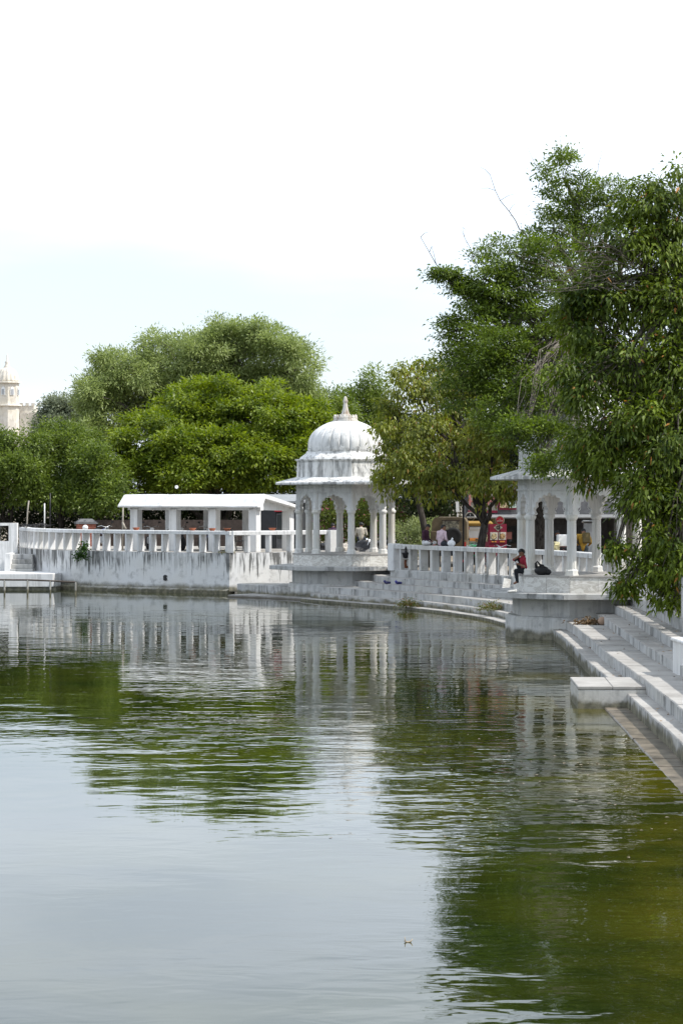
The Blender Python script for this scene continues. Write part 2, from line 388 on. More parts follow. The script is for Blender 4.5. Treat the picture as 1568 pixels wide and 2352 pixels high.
# jetty block
jb = empty('landing_block', (0, 0, 0), 0, 'low pale concrete landing block jutting from the steps into the water', 'landing block')
m_ = MB(); pts = [(4.54, 45.26), (5.86, 45.18), (6.0, 47.5), (4.62, 47.56)]
m_.prism(pts, Matrix.Translation((0, 0, -.8)), 1.17); body = bev(m_.mesh('body', M_JET), .015); link('body', body, None, jb)
pts = [(4.535, 45.255), (5.865, 45.175), (6.0, 47.5), (4.615, 47.565)]
for a, b in ((0, .5), (.503, 1.0)):
    q = [tuple(np.array(pts[0]) * (1 - t) + np.array(pts[1]) * t) for t in (a, b)] + [tuple(np.array(pts[3]) * (1 - t) + np.array(pts[2]) * t) for t in (b, a)]
    m_ = MB(); m_.prism(q, Matrix.Translation((0, 0, .373)), .065); link('cap_slab', bev(m_.mesh('cap_slab', M_TREAD), .012), None, jb)
# white pedestal on the steps
m_ = MB(); m_.box((6.98, 46.6, .78), (.62, 1.3, .86), rz=.04); m_.box((6.98, 46.6, 1.225), (.70, 1.4, .07), rz=.04)
tag(link('pedestal', bev(m_.mesh('pedestal', M_BAL), .02)), 'plain white pedestal block standing across the upper steps at the right', 'pedestal')
# apron and ledge by the far pavilion
AP = np.array([(-4.6, 95.4), (-3.0, 94.2), (-1.4, 92.4), (.2, 90.4), (1.0, 89.2)])
AP = curve2(AP, .5)
ap = empty('stone_apron', (0, 0, 0), 0, 'narrow grey stone apron at the waterline below the far pavilion', 'apron')
for i in range(0, len(AP) - 2, 2):
    seg = AP[i:i + 3].copy(); seg[-1] -= (seg[-1] - seg[-2]) * .012
    m_ = MB(); sweep(m_, seg, [(0, .09 + random.uniform(-.006, .006)), (0, -.5), (-3.2, -.5), (-3.2, .09)]); m_.build('apron_slab', M_TREAD, ap)
m_ = MB(); m_.prism([(-4.35, 97.9), (-2.1, 94.3), (-.6, 94.3), (-1.0, 98.5), (-3.3, 99.0)], Matrix.Translation((0, 0, -.3)), .75)
tag(link('ledge', bev(m_.mesh('ledge', [M_RISER]), .02)), 'low whitewashed ledge between the terrace wall and the far pavilion drum', 'ledge')

# ---------------------------------------------------------------- balustrades
def rough_box(d, seed, amp=.008):
    bm = bmesh.new(); bmesh.ops.create_cube(bm, size=1.0); bmesh.ops.scale(bm, vec=d, verts=bm.verts)
    bmesh.ops.bevel(bm, geom=bm.edges[:], offset=.018, segments=1, affect='EDGES')
    r = random.Random(seed)
    for v in bm.verts: v.co += Vector((r.uniform(-amp, amp), r.uniform(-amp, amp), r.uniform(-amp, amp) * .5))
    me = bpy.data.meshes.new('fin'); bm.to_mesh(me); bm.free(); return me
def balustrade(root, p, zb, zt, spacing, th, dep, off0, railh, railw, mat, start=.4, ymin=-99):
    nn, tt = normals2(p); s = np.concatenate([[0], np.cumsum(np.linalg.norm(np.diff(p, axis=0), axis=1))])
    h = zt - railh - zb
    meshes = [rough_box((dep, th, h), k, .01) for k in range(5)]
    for me in meshes: me.materials.append(mat)
    m_ = MB(); a = off0 + .02; b = off0 - railw
    sweep(m_, p, [(a - .02, zt), (a, zt - .025), (a, zt - railh), (b, zt - railh), (b, zt - .02), (b + .02, zt)])
    m_.build('rail', mat, root)
    q = start; k = 0
    while q < s[-1] - .1:
        x = np.interp(q, s, p[:, 0]); y = np.interp(q, s, p[:, 1]); i = int(np.searchsorted(s, q)); i = min(i, len(nn) - 1)
        if y > ymin:
            ang = math.atan2(nn[i, 1], nn[i, 0]); o = off0 - dep / 2
            link('fin', meshes[k % 5], None, root, (x + nn[i, 0] * o, y + nn[i, 1] * o, zb + h / 2), (0, 0, ang + random.uniform(-.02, .02)))
        q += spacing; k += 1
bl = empty('balustrade', (0, 0, 0), 0, 'white balustrade of upright fins along the curved terrace wall at left', 'balustrade')
balustrade(bl, LW, 1.72, 2.63, .66, .10, .42, -.02, .15, .46, M_BAL, .2)
bl = empty('balustrade', (0, 0, 0), 0, 'short bright white balustrade return running from the wall corner behind the domed pavilion', 'balustrade')
balustrade(bl, LW2, 1.72, 2.63, 1.02, .13, .36, -.02, .17, .40, M_BAL, .95)
m_ = MB(); m_.box((-4.62, 98.42, 2.17), (.26, .34, .9), rz=-.1); m_.build('corner_post', M_BAL, bl)
m_ = MB(); m_.box((-.40, 100.75, 2.17), (.42, .5, .93), rz=.5); m_.build('end_post', M_BAL, bl)
bl = empty('balustrade', (0, 0, 0), 0, 'weathered white fin balustrade above the steps between and beyond the two pavilions', 'balustrade')
balustrade(bl, BW, 1.29, 2.25, .80, .15, .34, .0, .16, .42, M_BALB, .3, ymin=33)
m_ = MB(); sweep(m_, BW, [(.03, .6), (.03, 1.27), (0, 1.30), (-.5, 1.30), (-.5, .6)]); m_.build('base_wall', M_RISER, bl)
m_ = MB(); m_.box((2.02, 90.15, 1.75), (.34, .5, 1.05), rz=.45); link('end_post', bev(m_.mesh('end_post', M_BAL), .03), None, bl)

# left retaining wall
rw = empty('retaining_wall', (0, 0, 0), 0, 'soot-streaked white retaining wall below the left terrace, rising from the water', 'wall')
m_ = MB(); sweep(m_, LW, [(.02, .16), (-.01, 1.05), (.0, 1.70), (-.5, 1.71), (-.5, .16)]); m_.build('wall_face', M_WALL, rw)
m_ = MB(); sweep(m_, LW[6:], [(.14, -.6), (.14, .13), (.05, .20), (-.4, .20), (-.4, -.6)]); m_.build('footing', M_CONC, rw)
m_ = MB(); sweep(m_, curve2(LW2, .3), [(.0, .1), (-.02, 1.70), (-.5, 1.71), (-.5, .1)]); m_.build('return_wall', M_WALL, rw)
# patched hole in the wall
hx = X(385, 99.95)
# landing, stairs and gate wall on the far left
ld = empty('water_landing', (0, 0, 0), 0, 'white landing platform at the water on the far left', 'landing')
m_ = MB(); m_.prism([(-26, 102.0), (-12.55, 102.55), (-12.35, 103.7), (-15.3, 111), (-26, 111)], Matrix.Translation((0, 0, .12)), .60)
link('platform', bev(m_.mesh('platform', M_BAL), .03), None, ld)
m_ = MB(); m_.prism([(-26, 102.1), (-12.45, 102.65), (-12.3, 103.8), (-15.3, 111), (-26, 111)], Matrix.Translation((0, 0, -.6)), .72); m_.build('plinth', M_DRUM, ld)
st = empty('landing_stairs', (-14.3, 105.2, .72), 0, 'four small white stairs rising from the landing to the terrace', 'stairs')
for i in range(4):
    m_ = MB(); m_.box((-.02 * i, .9 + .14 * i, .11 + .21 * i - .1), (1.0 - .03 * i, 1.9 - .28 * i, .21)); link('tread', bev(m_.mesh('tread', M_RISER), .015), None, st)
m_ = MB(); m_.box((-.62, .9, .35), (.25, 1.9, .9)); m_.build('side_wall', M_BAL, st)
gw = empty('gate_wall', (0, 0, 0), 0, 'white wall with a square opening at the far left end of the terrace', 'wall')
Yg = 107.2
m_ = MB()
for x0, x1, za, zb in ((-26, -15.52, .7, 2.05), (-26, -15.52, 2.74, 2.86), (-15.52, -14.75, .7, 2.04), (-15.12, -14.75, 2.04, 2.745), (-15.6, -14.75, 2.745, 2.865)):
    m_.box(((x0 + x1) / 2, Yg, (za + zb) / 2), (x1 - x0, .5, zb - za))
for k in range(10): m_.box((-15.72 - k * 1.05, Yg, 2.395), (.26, .5, .69))
m_.build('wall_face', M_BAL, gw)
# iron pipe rail standing in the water
pr = empty('pipe_railing', (0, 0, 0), 0, 'low rusty pipe railing standing in the water before the landing', 'railing')
posts = [(-19.5, 98.9), (X(-35, 98.6), 98.6)] + [(X(u, 98.3), 98.3) for u in (11, 64, 116, 174)]
zz = [.61, .60, .59, .585, .55, .49]
m_ = MB(); m_.tube([(a, b, c) for (a, b), c in zip(posts, zz)], .035, 8); m_.build('handrail', M_IRON, pr)
for (a, b), c in zip(posts, zz):
    m_ = MB(); m_.tube([(a, b, -1.2), (a, b, c)], .04, 8); m_.build('post', M_CONC, pr)

# ---------------------------------------------------------------- domed pavilions
def octa(r, z, rot=0.0): return [(r * math.cos(rot + k * math.pi / 4), r * math.sin(rot + k * math.pi / 4), z) for k in range(8)]
def arch_outline(w, h, hw, spring, apex, lobes=9):
    """panel w x h with a cusped arch cut from its lower edge"""
    base = []
    for i in range(lobes + 1):
        t = math.pi * i / lobes
        x = -hw * math.cos(t); y = spring + (apex - spring) * (math.sin(t) ** .85) * .90
        base.append((x, y))
    op = []
    for i in range(lobes):
        (x0, y0), (x1, y1) = base[i], base[i + 1]; mx_, my = (x0 + x1) / 2, (y0 + y1) / 2; L_ = math.hypot(x1 - x0, y1 - y0)
        nx, ny = -(y1 - y0) / L_, (x1 - x0) / L_
        for k in range(6):
            t = k / 6; b = math.sin(math.pi * t) * L_ * (.36 if i != lobes // 2 else .55)
            op.append((x0 + (x1 - x0) * t + nx * b, y0 + (y1 - y0) * t + ny * b))
    op.append(base[-1])
    return op
def make_pavilion():
    root = empty('domed_pavilion', (0, 0, 0))
    # drum in two tiers, ledge, marble plinth
    m_ = MB(); m_.rings([octa(2.16, .60), octa(2.16, 1.17)]); d = m_.build('drum', M_DRUM, root)
    m_ = MB(); prof = [(2.34, -.9), (2.34, .1), (2.33, .52), (2.27, .61), (2.0, .62)]; m_.lathe(prof, 32, rfun=lambda a, z: 1 - .035 * (1 - abs(math.cos(4 * a)))); m_.build('drum_footing', M_DRUM, root)
    for k in range(8):
        a0, a1 = k * math.pi / 4 + .0012, (k + 1) * math.pi / 4 - .0012
        pts = [(1.7 * math.cos(a0), 1.7 * math.sin(a0)), (3.08 * math.cos(a0), 3.08 * math.sin(a0)), (3.08 * math.cos(a1), 3.08 * math.sin(a1)), (1.7 * math.cos(a1), 1.7 * math.sin(a1))]
        m_ = MB(); m_.prism(pts, Matrix.Translation((0, 0, 1.15)), .155 + .004 * (k % 3)); link('ledge_slab', bev(m_.mesh('ledge_slab', [M_RISER]), .012), None, root)
    m_ = MB(); m_.rings([octa(2.08, 1.2), octa(2.08, 1.755)]); pl = m_.build('plinth', M_COL, root)
    for k in range(8):
        a0, a1 = k * math.pi / 4, (k + 1) * math.pi / 4
        p0, p1 = Vector((2.105 * math.cos(a0), 2.105 * math.sin(a0), 0)), Vector((2.105 * math.cos(a1), 2.105 * math.sin(a1), 0))
        for t0, t1 in ((0.0, .497), (.503, 1.0)):
            q0, q1 = p0.lerp(p1, t0), p0.lerp(p1, t1); c = (q0 + q1) / 2; ang = math.atan2((q1 - q0).y, (q1 - q0).x)
            m_ = MB(); m_.box((c.x, c.y, 1.53), ((q1 - q0).length, .03, .44), rz=ang); m_.build('marble_panel', M_MARBLE, pl)
    m_ = MB(); m_.rings([octa(2.15, 1.756), octa(2.15, 1.80)]); m_.build('floor_slab', M_TREAD, root)
    # columns
    cb = MB(); cb.lathe([(.20, 0), (.20, .045), (.185, .05), (.185, .14), (.155, .175), (.15, .19)], 8, rot=math.pi / 8); me_b = cb.mesh('column_base', M_COL)
    cs = MB(); cs.lathe([(.140, .185), (.142, .25), (.136, 1.0), (.130, 1.62)], 48, rfun=lambda a, z: 1.0 - .13 * (1 if (a * 8 / (2 * math.pi) % 1) > .72 else 0)); me_s = cs.mesh('column_shaft', M_COL)
    cc = MB(); cc.smooth = True; cc.lathe([(.125, 1.56), (.150, 1.60), (.175, 1.645), (.178, 1.68), (.165, 1.72), (.135, 1.745)], 20); me_c = cc.mesh('capital', M_COL)
    cp = MB(); cp.lathe([(.13, 1.745), (.12, 1.80), (.12, 2.44)], 12); me_p = cp.mesh('pier', M_PAV)
    lf = MB()
    leafo = [(-.05, 0), (.05, 0), (.085, .07), (.05, .13), (.07, .2), (.03, .25), (.0, .34), (-.03, .25), (-.07, .2), (-.05, .13), (-.085, .07)]
    lf.prism(leafo, Matrix.Translation((.105, 0, 1.79)) @ Matrix.Rotation(R(90), 4, 'Z') @ Matrix.Rotation(R(90), 4, 'X'), .03); me_l = lf.mesh('carved_leaf', M_PAV)
    for k in range(8):
        a = k * math.pi / 4
        col = link('column', me_s, None, root, (1.88 * math.cos(a), 1.88 * math.sin(a), 1.80), (0, 0, a))
        link('column_base', me_b, None, col); link('capital', me_c, None, col); link('pier', me_p, None, col); link('carved_leaf', me_l, None, col)
    # cusped arches
    W_ = 2 * 1.88 * math.sin(math.pi / 8) - .20; H0, H1 = 3.53, 4.26
    op = arch_outline(W_, H1 - H0, W_ / 2 - .12, .03, H1 - H0 - .12)
    outline = [(-W_ / 2, 0.0)] + [(-W_ / 2 + .09, 0.0)] + op + [(W_ / 2 - .09, 0.0), (W_ / 2, 0.0), (W_ / 2, H1 - H0), (-W_ / 2, H1 - H0)]
    am = MB(); am.prism(outline, Matrix.Rotation(R(90), 4, 'X') @ Matrix.Translation((0, 0, -.07)), .14); me_a = am.mesh('arch', M_PAV)
    mo = MB()
    edge = [Vector((x * 1.0, -.072, y)) for x, y in op]
    mo.tube([e + Vector((0, 0, .022)) for e in edge], .012, 5)
    for sx in (-1, 1):
        for j in range(6):
            a = j * math.pi / 3; mo.box((sx * .46 + .045 * math.cos(a), -.074, .60 + .045 * math.sin(a)), (.04, .02, .04), ry=a)
        mo.tube([(sx * (.52 - .05 * math.sin(t * 6)), -.074, .12 + .36 * t) for t in np.linspace(0, 1, 10)], .010, 5)
    me_m = mo.mesh('arch_moulding', M_PAV)
    for k in range(8):
        a = (k + .5) * math.pi / 4; r = 1.88 * math.cos(math.pi / 8)
        ar = link('arch', me_a, None, root, (r * math.cos(a), r * math.sin(a), H0), (0, 0, a + R(90)))
        link('arch_moulding', me_m, None, ar)
    # frieze, eave, parapet
    m_ = MB(); m_.rings([octa(1.99, 4.245), octa(2.0, 4.58)]); m_.rings([octa(2.04, 4.235), octa(2.04, 4.275)]); fz = m_.build('frieze', M_PAV, root)
    sw = MB()
    for j in range(3):
        cx = (j - 1) * .48
        sw.tube([(cx - .2 + .4 * t, 0, .02 * math.sin(t * 25) + .05 * math.sin(t * math.pi)) for t in np.linspace(0, 1, 14)], .009, 4)
    me_w = sw.mesh('carved_scroll', M_PAV)
    for k in range(8):
        a = (k + .5) * math.pi / 4; r = 2.0 * math.cos(math.pi / 8) + .004
        link('carved_scroll', me_w, None, fz, (r * math.cos(a), r * math.sin(a), 4.39), (0, 0, a + R(90)))
    m_ = MB(); ring = lambda r, z: octa(r, z)
    for k in range(8):
        a0, a1 = k * math.pi / 4 + .001, (k + 1) * math.pi / 4 - .001
        def pt(r, a, z): return (r * math.cos(a), r * math.sin(a), z)
        m_ = MB(); vs = []
        for a in (a0, a1): vs += [pt(1.90, a, 4.56), pt(2.80, a, 4.545), pt(2.83, a, 4.56), pt(2.83, a, 4.635), pt(2.78, a, 4.655), pt(1.90, a, 4.88)]
        m_.add(vs, [(0, 1, 2, 3, 4, 5), (11, 10, 9, 8, 7, 6)] + [(i, 6 + i, 6 + (i + 1) % 6, (i + 1) % 6) for i in range(6)])
        m_.build('eave_slab', M_PAVTOP, root)
    m_ = MB(); m_.rings([octa(1.98, 4.80), octa(1.96, 5.50)]); pp = m_.build('parapet', M_PAVTOP, root)
    m_ = MB(); m_.rings([octa(1.97, 5.495), octa(2.05, 5.53), octa(2.06, 5.575), octa(1.9, 5.585)]); m_.build('cornice', M_PAVTOP, root)
    rl = MB()
    n_ = 4
    for j in range(n_):
        cx = (j - (n_ - 1) / 2) * .36
        for sx in (-1, 1):
            rl.tube([(cx + sx * (.04 + .12 * math.sin(math.pi * min(1, t * 1.15)) * (1 - .35 * t)), 0, .46 * t) for t in np.linspace(0, 1, 14)], .010, 4)
            rl.tube([(cx + sx * .06 + .035 * math.cos(q), 0, .13 + .035 * math.sin(q)) for q in np.linspace(0, 5.6, 9)], .008, 4)
    for t in np.linspace(-.66, .66, 12): rl.tube([(t - .055, 0, .55), (t, 0, .60), (t + .055, 0, .55)], .008, 4)
    me_r = rl.mesh('carved_panel', M_PAVTOP)
    for k in range(8):
        a = (k + .5) * math.pi / 4; r = 1.97 * math.cos(math.pi / 8) + .006
        link('carved_panel', me_r, None, pp, (r * math.cos(a), r * math.sin(a), 4.90), (0, 0, a + R(90)))
    m_ = MB(); m_.rings([octa(1.86, 5.58), octa(1.84, 5.64), octa(1.62, 5.80), octa(1.57, 5.87), octa(1.57, 5.905)]); m_.build('roof_skirt', M_PAVTOP, root)
    # ribbed dome
    dm = MB(); dm.smooth = True
    prof = [(1.47, 5.88), (1.495, 5.98), (1.51, 6.10), (1.51, 6.22), (1.485, 6.36), (1.43, 6.50), (1.345, 6.63), (1.22, 6.76), (1.07, 6.87), (.90, 6.97), (.72, 7.05), (.56, 7.105), (.46, 7.13), (.2, 7.15)]
    def rib(a, z):
        t = (a * 24 / (2 * math.pi)) % 1.0; g = abs(t - .5) * 2
        return 1 - .040 * max(0, (g - .80) / .20) ** 1.2 - .006 * g * g
    dm.lathe(prof, 24 * 12, rfun=rib); dome = dm.build('dome', M_DOME, root)
    oo = MB(); o2 = [(-.09, 0), (-.05, -.01), (0, .02), (.05, -.01), (.09, 0), (.14, .06), (.13, .13), (.09, .15), (.08, .21), (.045, .25), (.05, .31), (0, .38), (-.05, .31), (-.045, .25), (-.08, .21), (-.09, .15), (-.13, .13), (-.14, .06)]
    oo.prism(o2, Matrix.Rotation(R(90), 4, 'X'), .035); oo.tube([(.06 * math.cos(q) + .05, -.045, .09 + .04 * math.sin(q)) for q in np.linspace(0, 5, 8)], .012, 4); oo.tube([(.06 * math.cos(q) - .05, -.045, .09 + .04 * math.sin(q)) for q in np.linspace(0, 5, 8)], .012, 4)
    me_o = oo.mesh('dome_ornament', M_PAVTOP)
    for k in range(16):
        a = (k + .5) * math.pi / 8; link('dome_ornament', me_o, None, dome, (1.475 * math.cos(a), 1.475 * math.sin(a), 5.91), (R(-2), 0, a + R(90)))
    M_FIN = white_mat('finial_stone', base=(.62, .60, .56), dark=(.22, .15, .10), streak=.7, mott=.6, cream=.5)
    m_ = MB(); m_.smooth = True; m_.lathe([(.50, 7.10), (.52, 7.15), (.47, 7.19), (.49, 7.23), (.44, 7.25)], 32); lr = m_.build('lotus_ring', M_FIN, root)
    pm = MB(); pm.prism([(-.055, 0), (.055, 0), (.06, .07), (0, .15), (-.06, .07)], Matrix.Rotation(R(90), 4, 'X'), .04); me_p2 = pm.mesh('lotus_petal', M_FIN)
    for k in range(20):
        a = k * math.pi / 10; link('lotus_petal', me_p2, None, lr, (.455 * math.cos(a), .455 * math.sin(a), 7.23), (R(-14), 0, a + R(90)))
    m_ = MB(); m_.smooth = True
    m_.lathe([(.36, 7.22), (.22, 7.34), (.155, 7.45), (.108, 7.62), (.08, 7.82), (.078, 7.86), (.098, 7.89), (.10, 7.95), (.072, 8.01), (.07, 8.04), (.05, 8.09), (.01, 8.13)], 24, rfun=lambda a, z: 1 - .08 * abs(math.sin(6 * a)) * (1 if z < 7.8 else 0)); m_.build('finial', M_FIN, root)
    return root
far_pav = make_pavilion()
near_pav = copy_tree(far_pav)
far_pav.location = (X(793, 95), 95, 0); far_pav.rotation_euler = (0, 0, R(7))
near_pav.location = (X(1341, 69), 69, .02); near_pav.rotation_euler = (0, 0, R(28))
tag(far_pav, 'domed white pavilion with cusped arches in the middle, its ribbed dome in full view', 'pavilion', 'domed pavilions on the shore')
tag(near_pav, 'nearer white pavilion at the right with its dome hidden behind the trees', 'pavilion', 'domed pavilions on the shore')
def entry(parent, ang, r):
    for i, (w, h) in enumerate(((.9, .2), (.55, .38))):
        m_ = MB(); q = r + (.75 - w) / 2 if False else r - .1 - (.9 - w) / 2
        m_.box((q * math.cos(ang), q * math.sin(ang), 1.31 + h / 2), (w, 1.5, h), rz=ang); link('entry_step', bev(m_.mesh('entry_step', [M_RISER]), .015), None, parent)
entry(far_pav, R(-7 - 14), 2.62); entry(near_pav, R(-28 - 20), 2.62)

# ---------------------------------------------------------------- open shelter on the left terrace
PHI = R(30); SO = Vector((-3.72, 100.75, 0))
sh = empty('open_shelter', SO, math.pi - PHI, 'low white open-sided shelter with a thick sloping roof on square pillars', 'shelter')
# local x runs left along the wall, local y runs towards the lake (negative y = back)
def roofprof(): return [(.42, 3.60), (.44, 3.66), (-.05, 4.13), (-.18, 4.17), (-3.35, 3.62), (-3.35, 3.50), (-.2, 4.0), (.05, 3.62)]
m_ = MB(); pr_ = roofprof(); n = len(pr_); xs = list(np.linspace(-.42, 6.85, 13)); vs = []
for i, x in enumerate(xs):
    for y, z in pr_: vs.append((x + random.uniform(-.005, .005), y + random.uniform(-.012, .012), z + random.uniform(-.012, .012)))
fs = []
for i in range(len(xs) - 1):
    for j in range(n): fs.append((i * n + j, i * n + (j + 1) % n, (i + 1) * n + (j + 1) % n, (i + 1) * n + j))
fs += [list(range(n)), [(len(xs) - 1) * n + j for j in range(n - 1, -1, -1)]]
m_.add(vs, fs); m_.build('roof', M_ROOF, sh)
for y in (-.2, -2.95):
    m_ = MB(); m_.box((3.2, y, 3.58), (6.9, .26, .2)); m_.build('beam', M_PAV, sh)
for x in (-.05, 6.45):
    m_ = MB(); m_.prism([(0.02, 3.50), (0.0, 3.66), (-.2, 4.02), (-3.1, 3.53), (-3.1, 3.44)], Matrix(((0, 0, 1, x), (1, 0, 0, 0), (0, 1, 0, 0), (0, 0, 0, 1))), .12); m_.build('gable_wall', M_PAV, sh)
pm = MB(); pm.box((0, 0, .92), (.40, .38, 1.84)); me_pl = bev(pm.mesh('pillar', M_PAV), .015)
for i in range(4):
    for y in (-.2, -2.95): link('pillar', me_pl, None, sh, (.12 + 2.06 * i, y, 1.69))
# ---------------------------------------------------------------- trees
def unit(a): return a / (np.linalg.norm(a, axis=-1, keepdims=True) + 1e-9)
def leaf_arrays(pos, d, nrm, Ln, Wd, droop=.0, fold=.18):
    d = unit(d); side = unit(np.cross(d, nrm)); up = np.cross(side, d)
    Ln = Ln[:, None]; Wd = Wd[:, None]
    base = pos; mid = pos + d * Ln * .45 - up * Wd * fold; tip = pos + d * Ln + np.array([0, 0, -1.0]) * Ln * droop
    l = pos + d * Ln * .42 + side * Wd * .5; r = pos + d * Ln * .42 - side * Wd * .5
    v = np.stack([base, mid, tip, l, r], 1).reshape(-1, 3)
    b = np.arange(len(pos))[:, None] * 5
    f = np.concatenate([b + np.array([[0, 1, 2, 3]]), b + np.array([[0, 4, 2, 1]])], 1).reshape(-1, 4)
    return v, f
def quad_arrays(pos, d, nrm, Ln, Wd):
    d = unit(d); side = unit(np.cross(d, nrm)); up = np.cross(side, d); Ln = Ln[:, None]; Wd = Wd[:, None]
    v = np.stack([pos, pos + d * Ln * .45 + side * Wd * .5 + up * Wd * .12, pos + d * Ln, pos + d * Ln * .45 - side * Wd * .5 + up * Wd * .12], 1).reshape(-1, 3)
    f = np.arange(len(pos) * 4).reshape(-1, 4)
    return v, f
def blob(u, v, Y, ru, rv, ry): return (np.array([X(u, Y), Y, Z(v, Y)]), np.array([ru * Y / F, ry, rv * Y / F]))
def clusters(blobs, dens, shell=.55):
    """cluster centres spread through the blobs, most of them towards the outside; returns centre, outward direction"""
    cs, os_ = [], []
    for c, r in blobs:
        n = max(4, int(dens * (r[0] * r[1] * r[2]) ** (2 / 3)))
        q = unit(rng.normal(size=(n, 3))); rad = np.where(rng.random(n) < shell, rng.uniform(.82, 1.06, n), rng.random(n) ** (1 / 2.0) * .9)
        p = c + q * rad[:, None] * r
        cs.append(p); os_.append(q)
    return np.concatenate(cs), np.concatenate(os_)
def roughen(blobs, k, lo=.28, hi=.5, shrink=.9):
    out = []
    for c, r in blobs:
        out.append((c, r * shrink))
        for _ in range(k):
            q = unit(rng.normal(size=3)); q[2] = abs(q[2]) * .8 + .1 if rng.random() < .7 else q[2]
            out.append((c + unit(q) * r * rng.uniform(.75, 1.02), r * rng.uniform(lo, hi) * (1 if k < 5 else .72)))
    return out
def limb_mesh(trunk, blobs, cs, r0, twig=.012, ntw=2.0, sub=1.0):
    mb = MB(); mb.smooth = True
    base = Vector(trunk[0]); top = Vector(trunk[-1])
    mb.tube(trunk, list(np.linspace(r0, r0 * .62, len(trunk))), 10)
    rr = random.Random(3)
    def wob(a, b, ra, rb, n=6, amp=.08, k=6):
        a, b = Vector(a), Vector(b); L_ = (b - a).length; pts = []
        for i in range(n + 1):
            t = i / n; p = a.lerp(b, t); p.z += math.sin(t * math.pi) * L_ * .10
            if 0 < i < n: p += Vector((rr.uniform(-1, 1), rr.uniform(-1, 1), rr.uniform(-1, 1))) * L_ * amp * .5
            pts.append(p)
        mb.tube(pts, list(np.linspace(ra, rb, n + 1)), k); return pts
    for c, r in blobs:
        j = rr.randint(max(1, len(trunk) // 2), len(trunk) - 1)
        pts = wob(trunk[j], c, r0 * .5, r0 * .16)
        near = cs[np.linalg.norm((cs - c) / r, axis=1) < 1.1]
        if len(near):
            for i in rng.choice(len(near), min(len(near), int(14 * sub)), replace=False):
                wob(pts[rr.randint(2, len(pts) - 1)], near[i], max(twig * 1.6, r0 * .07), twig, 4, .12, 4)
    return mb
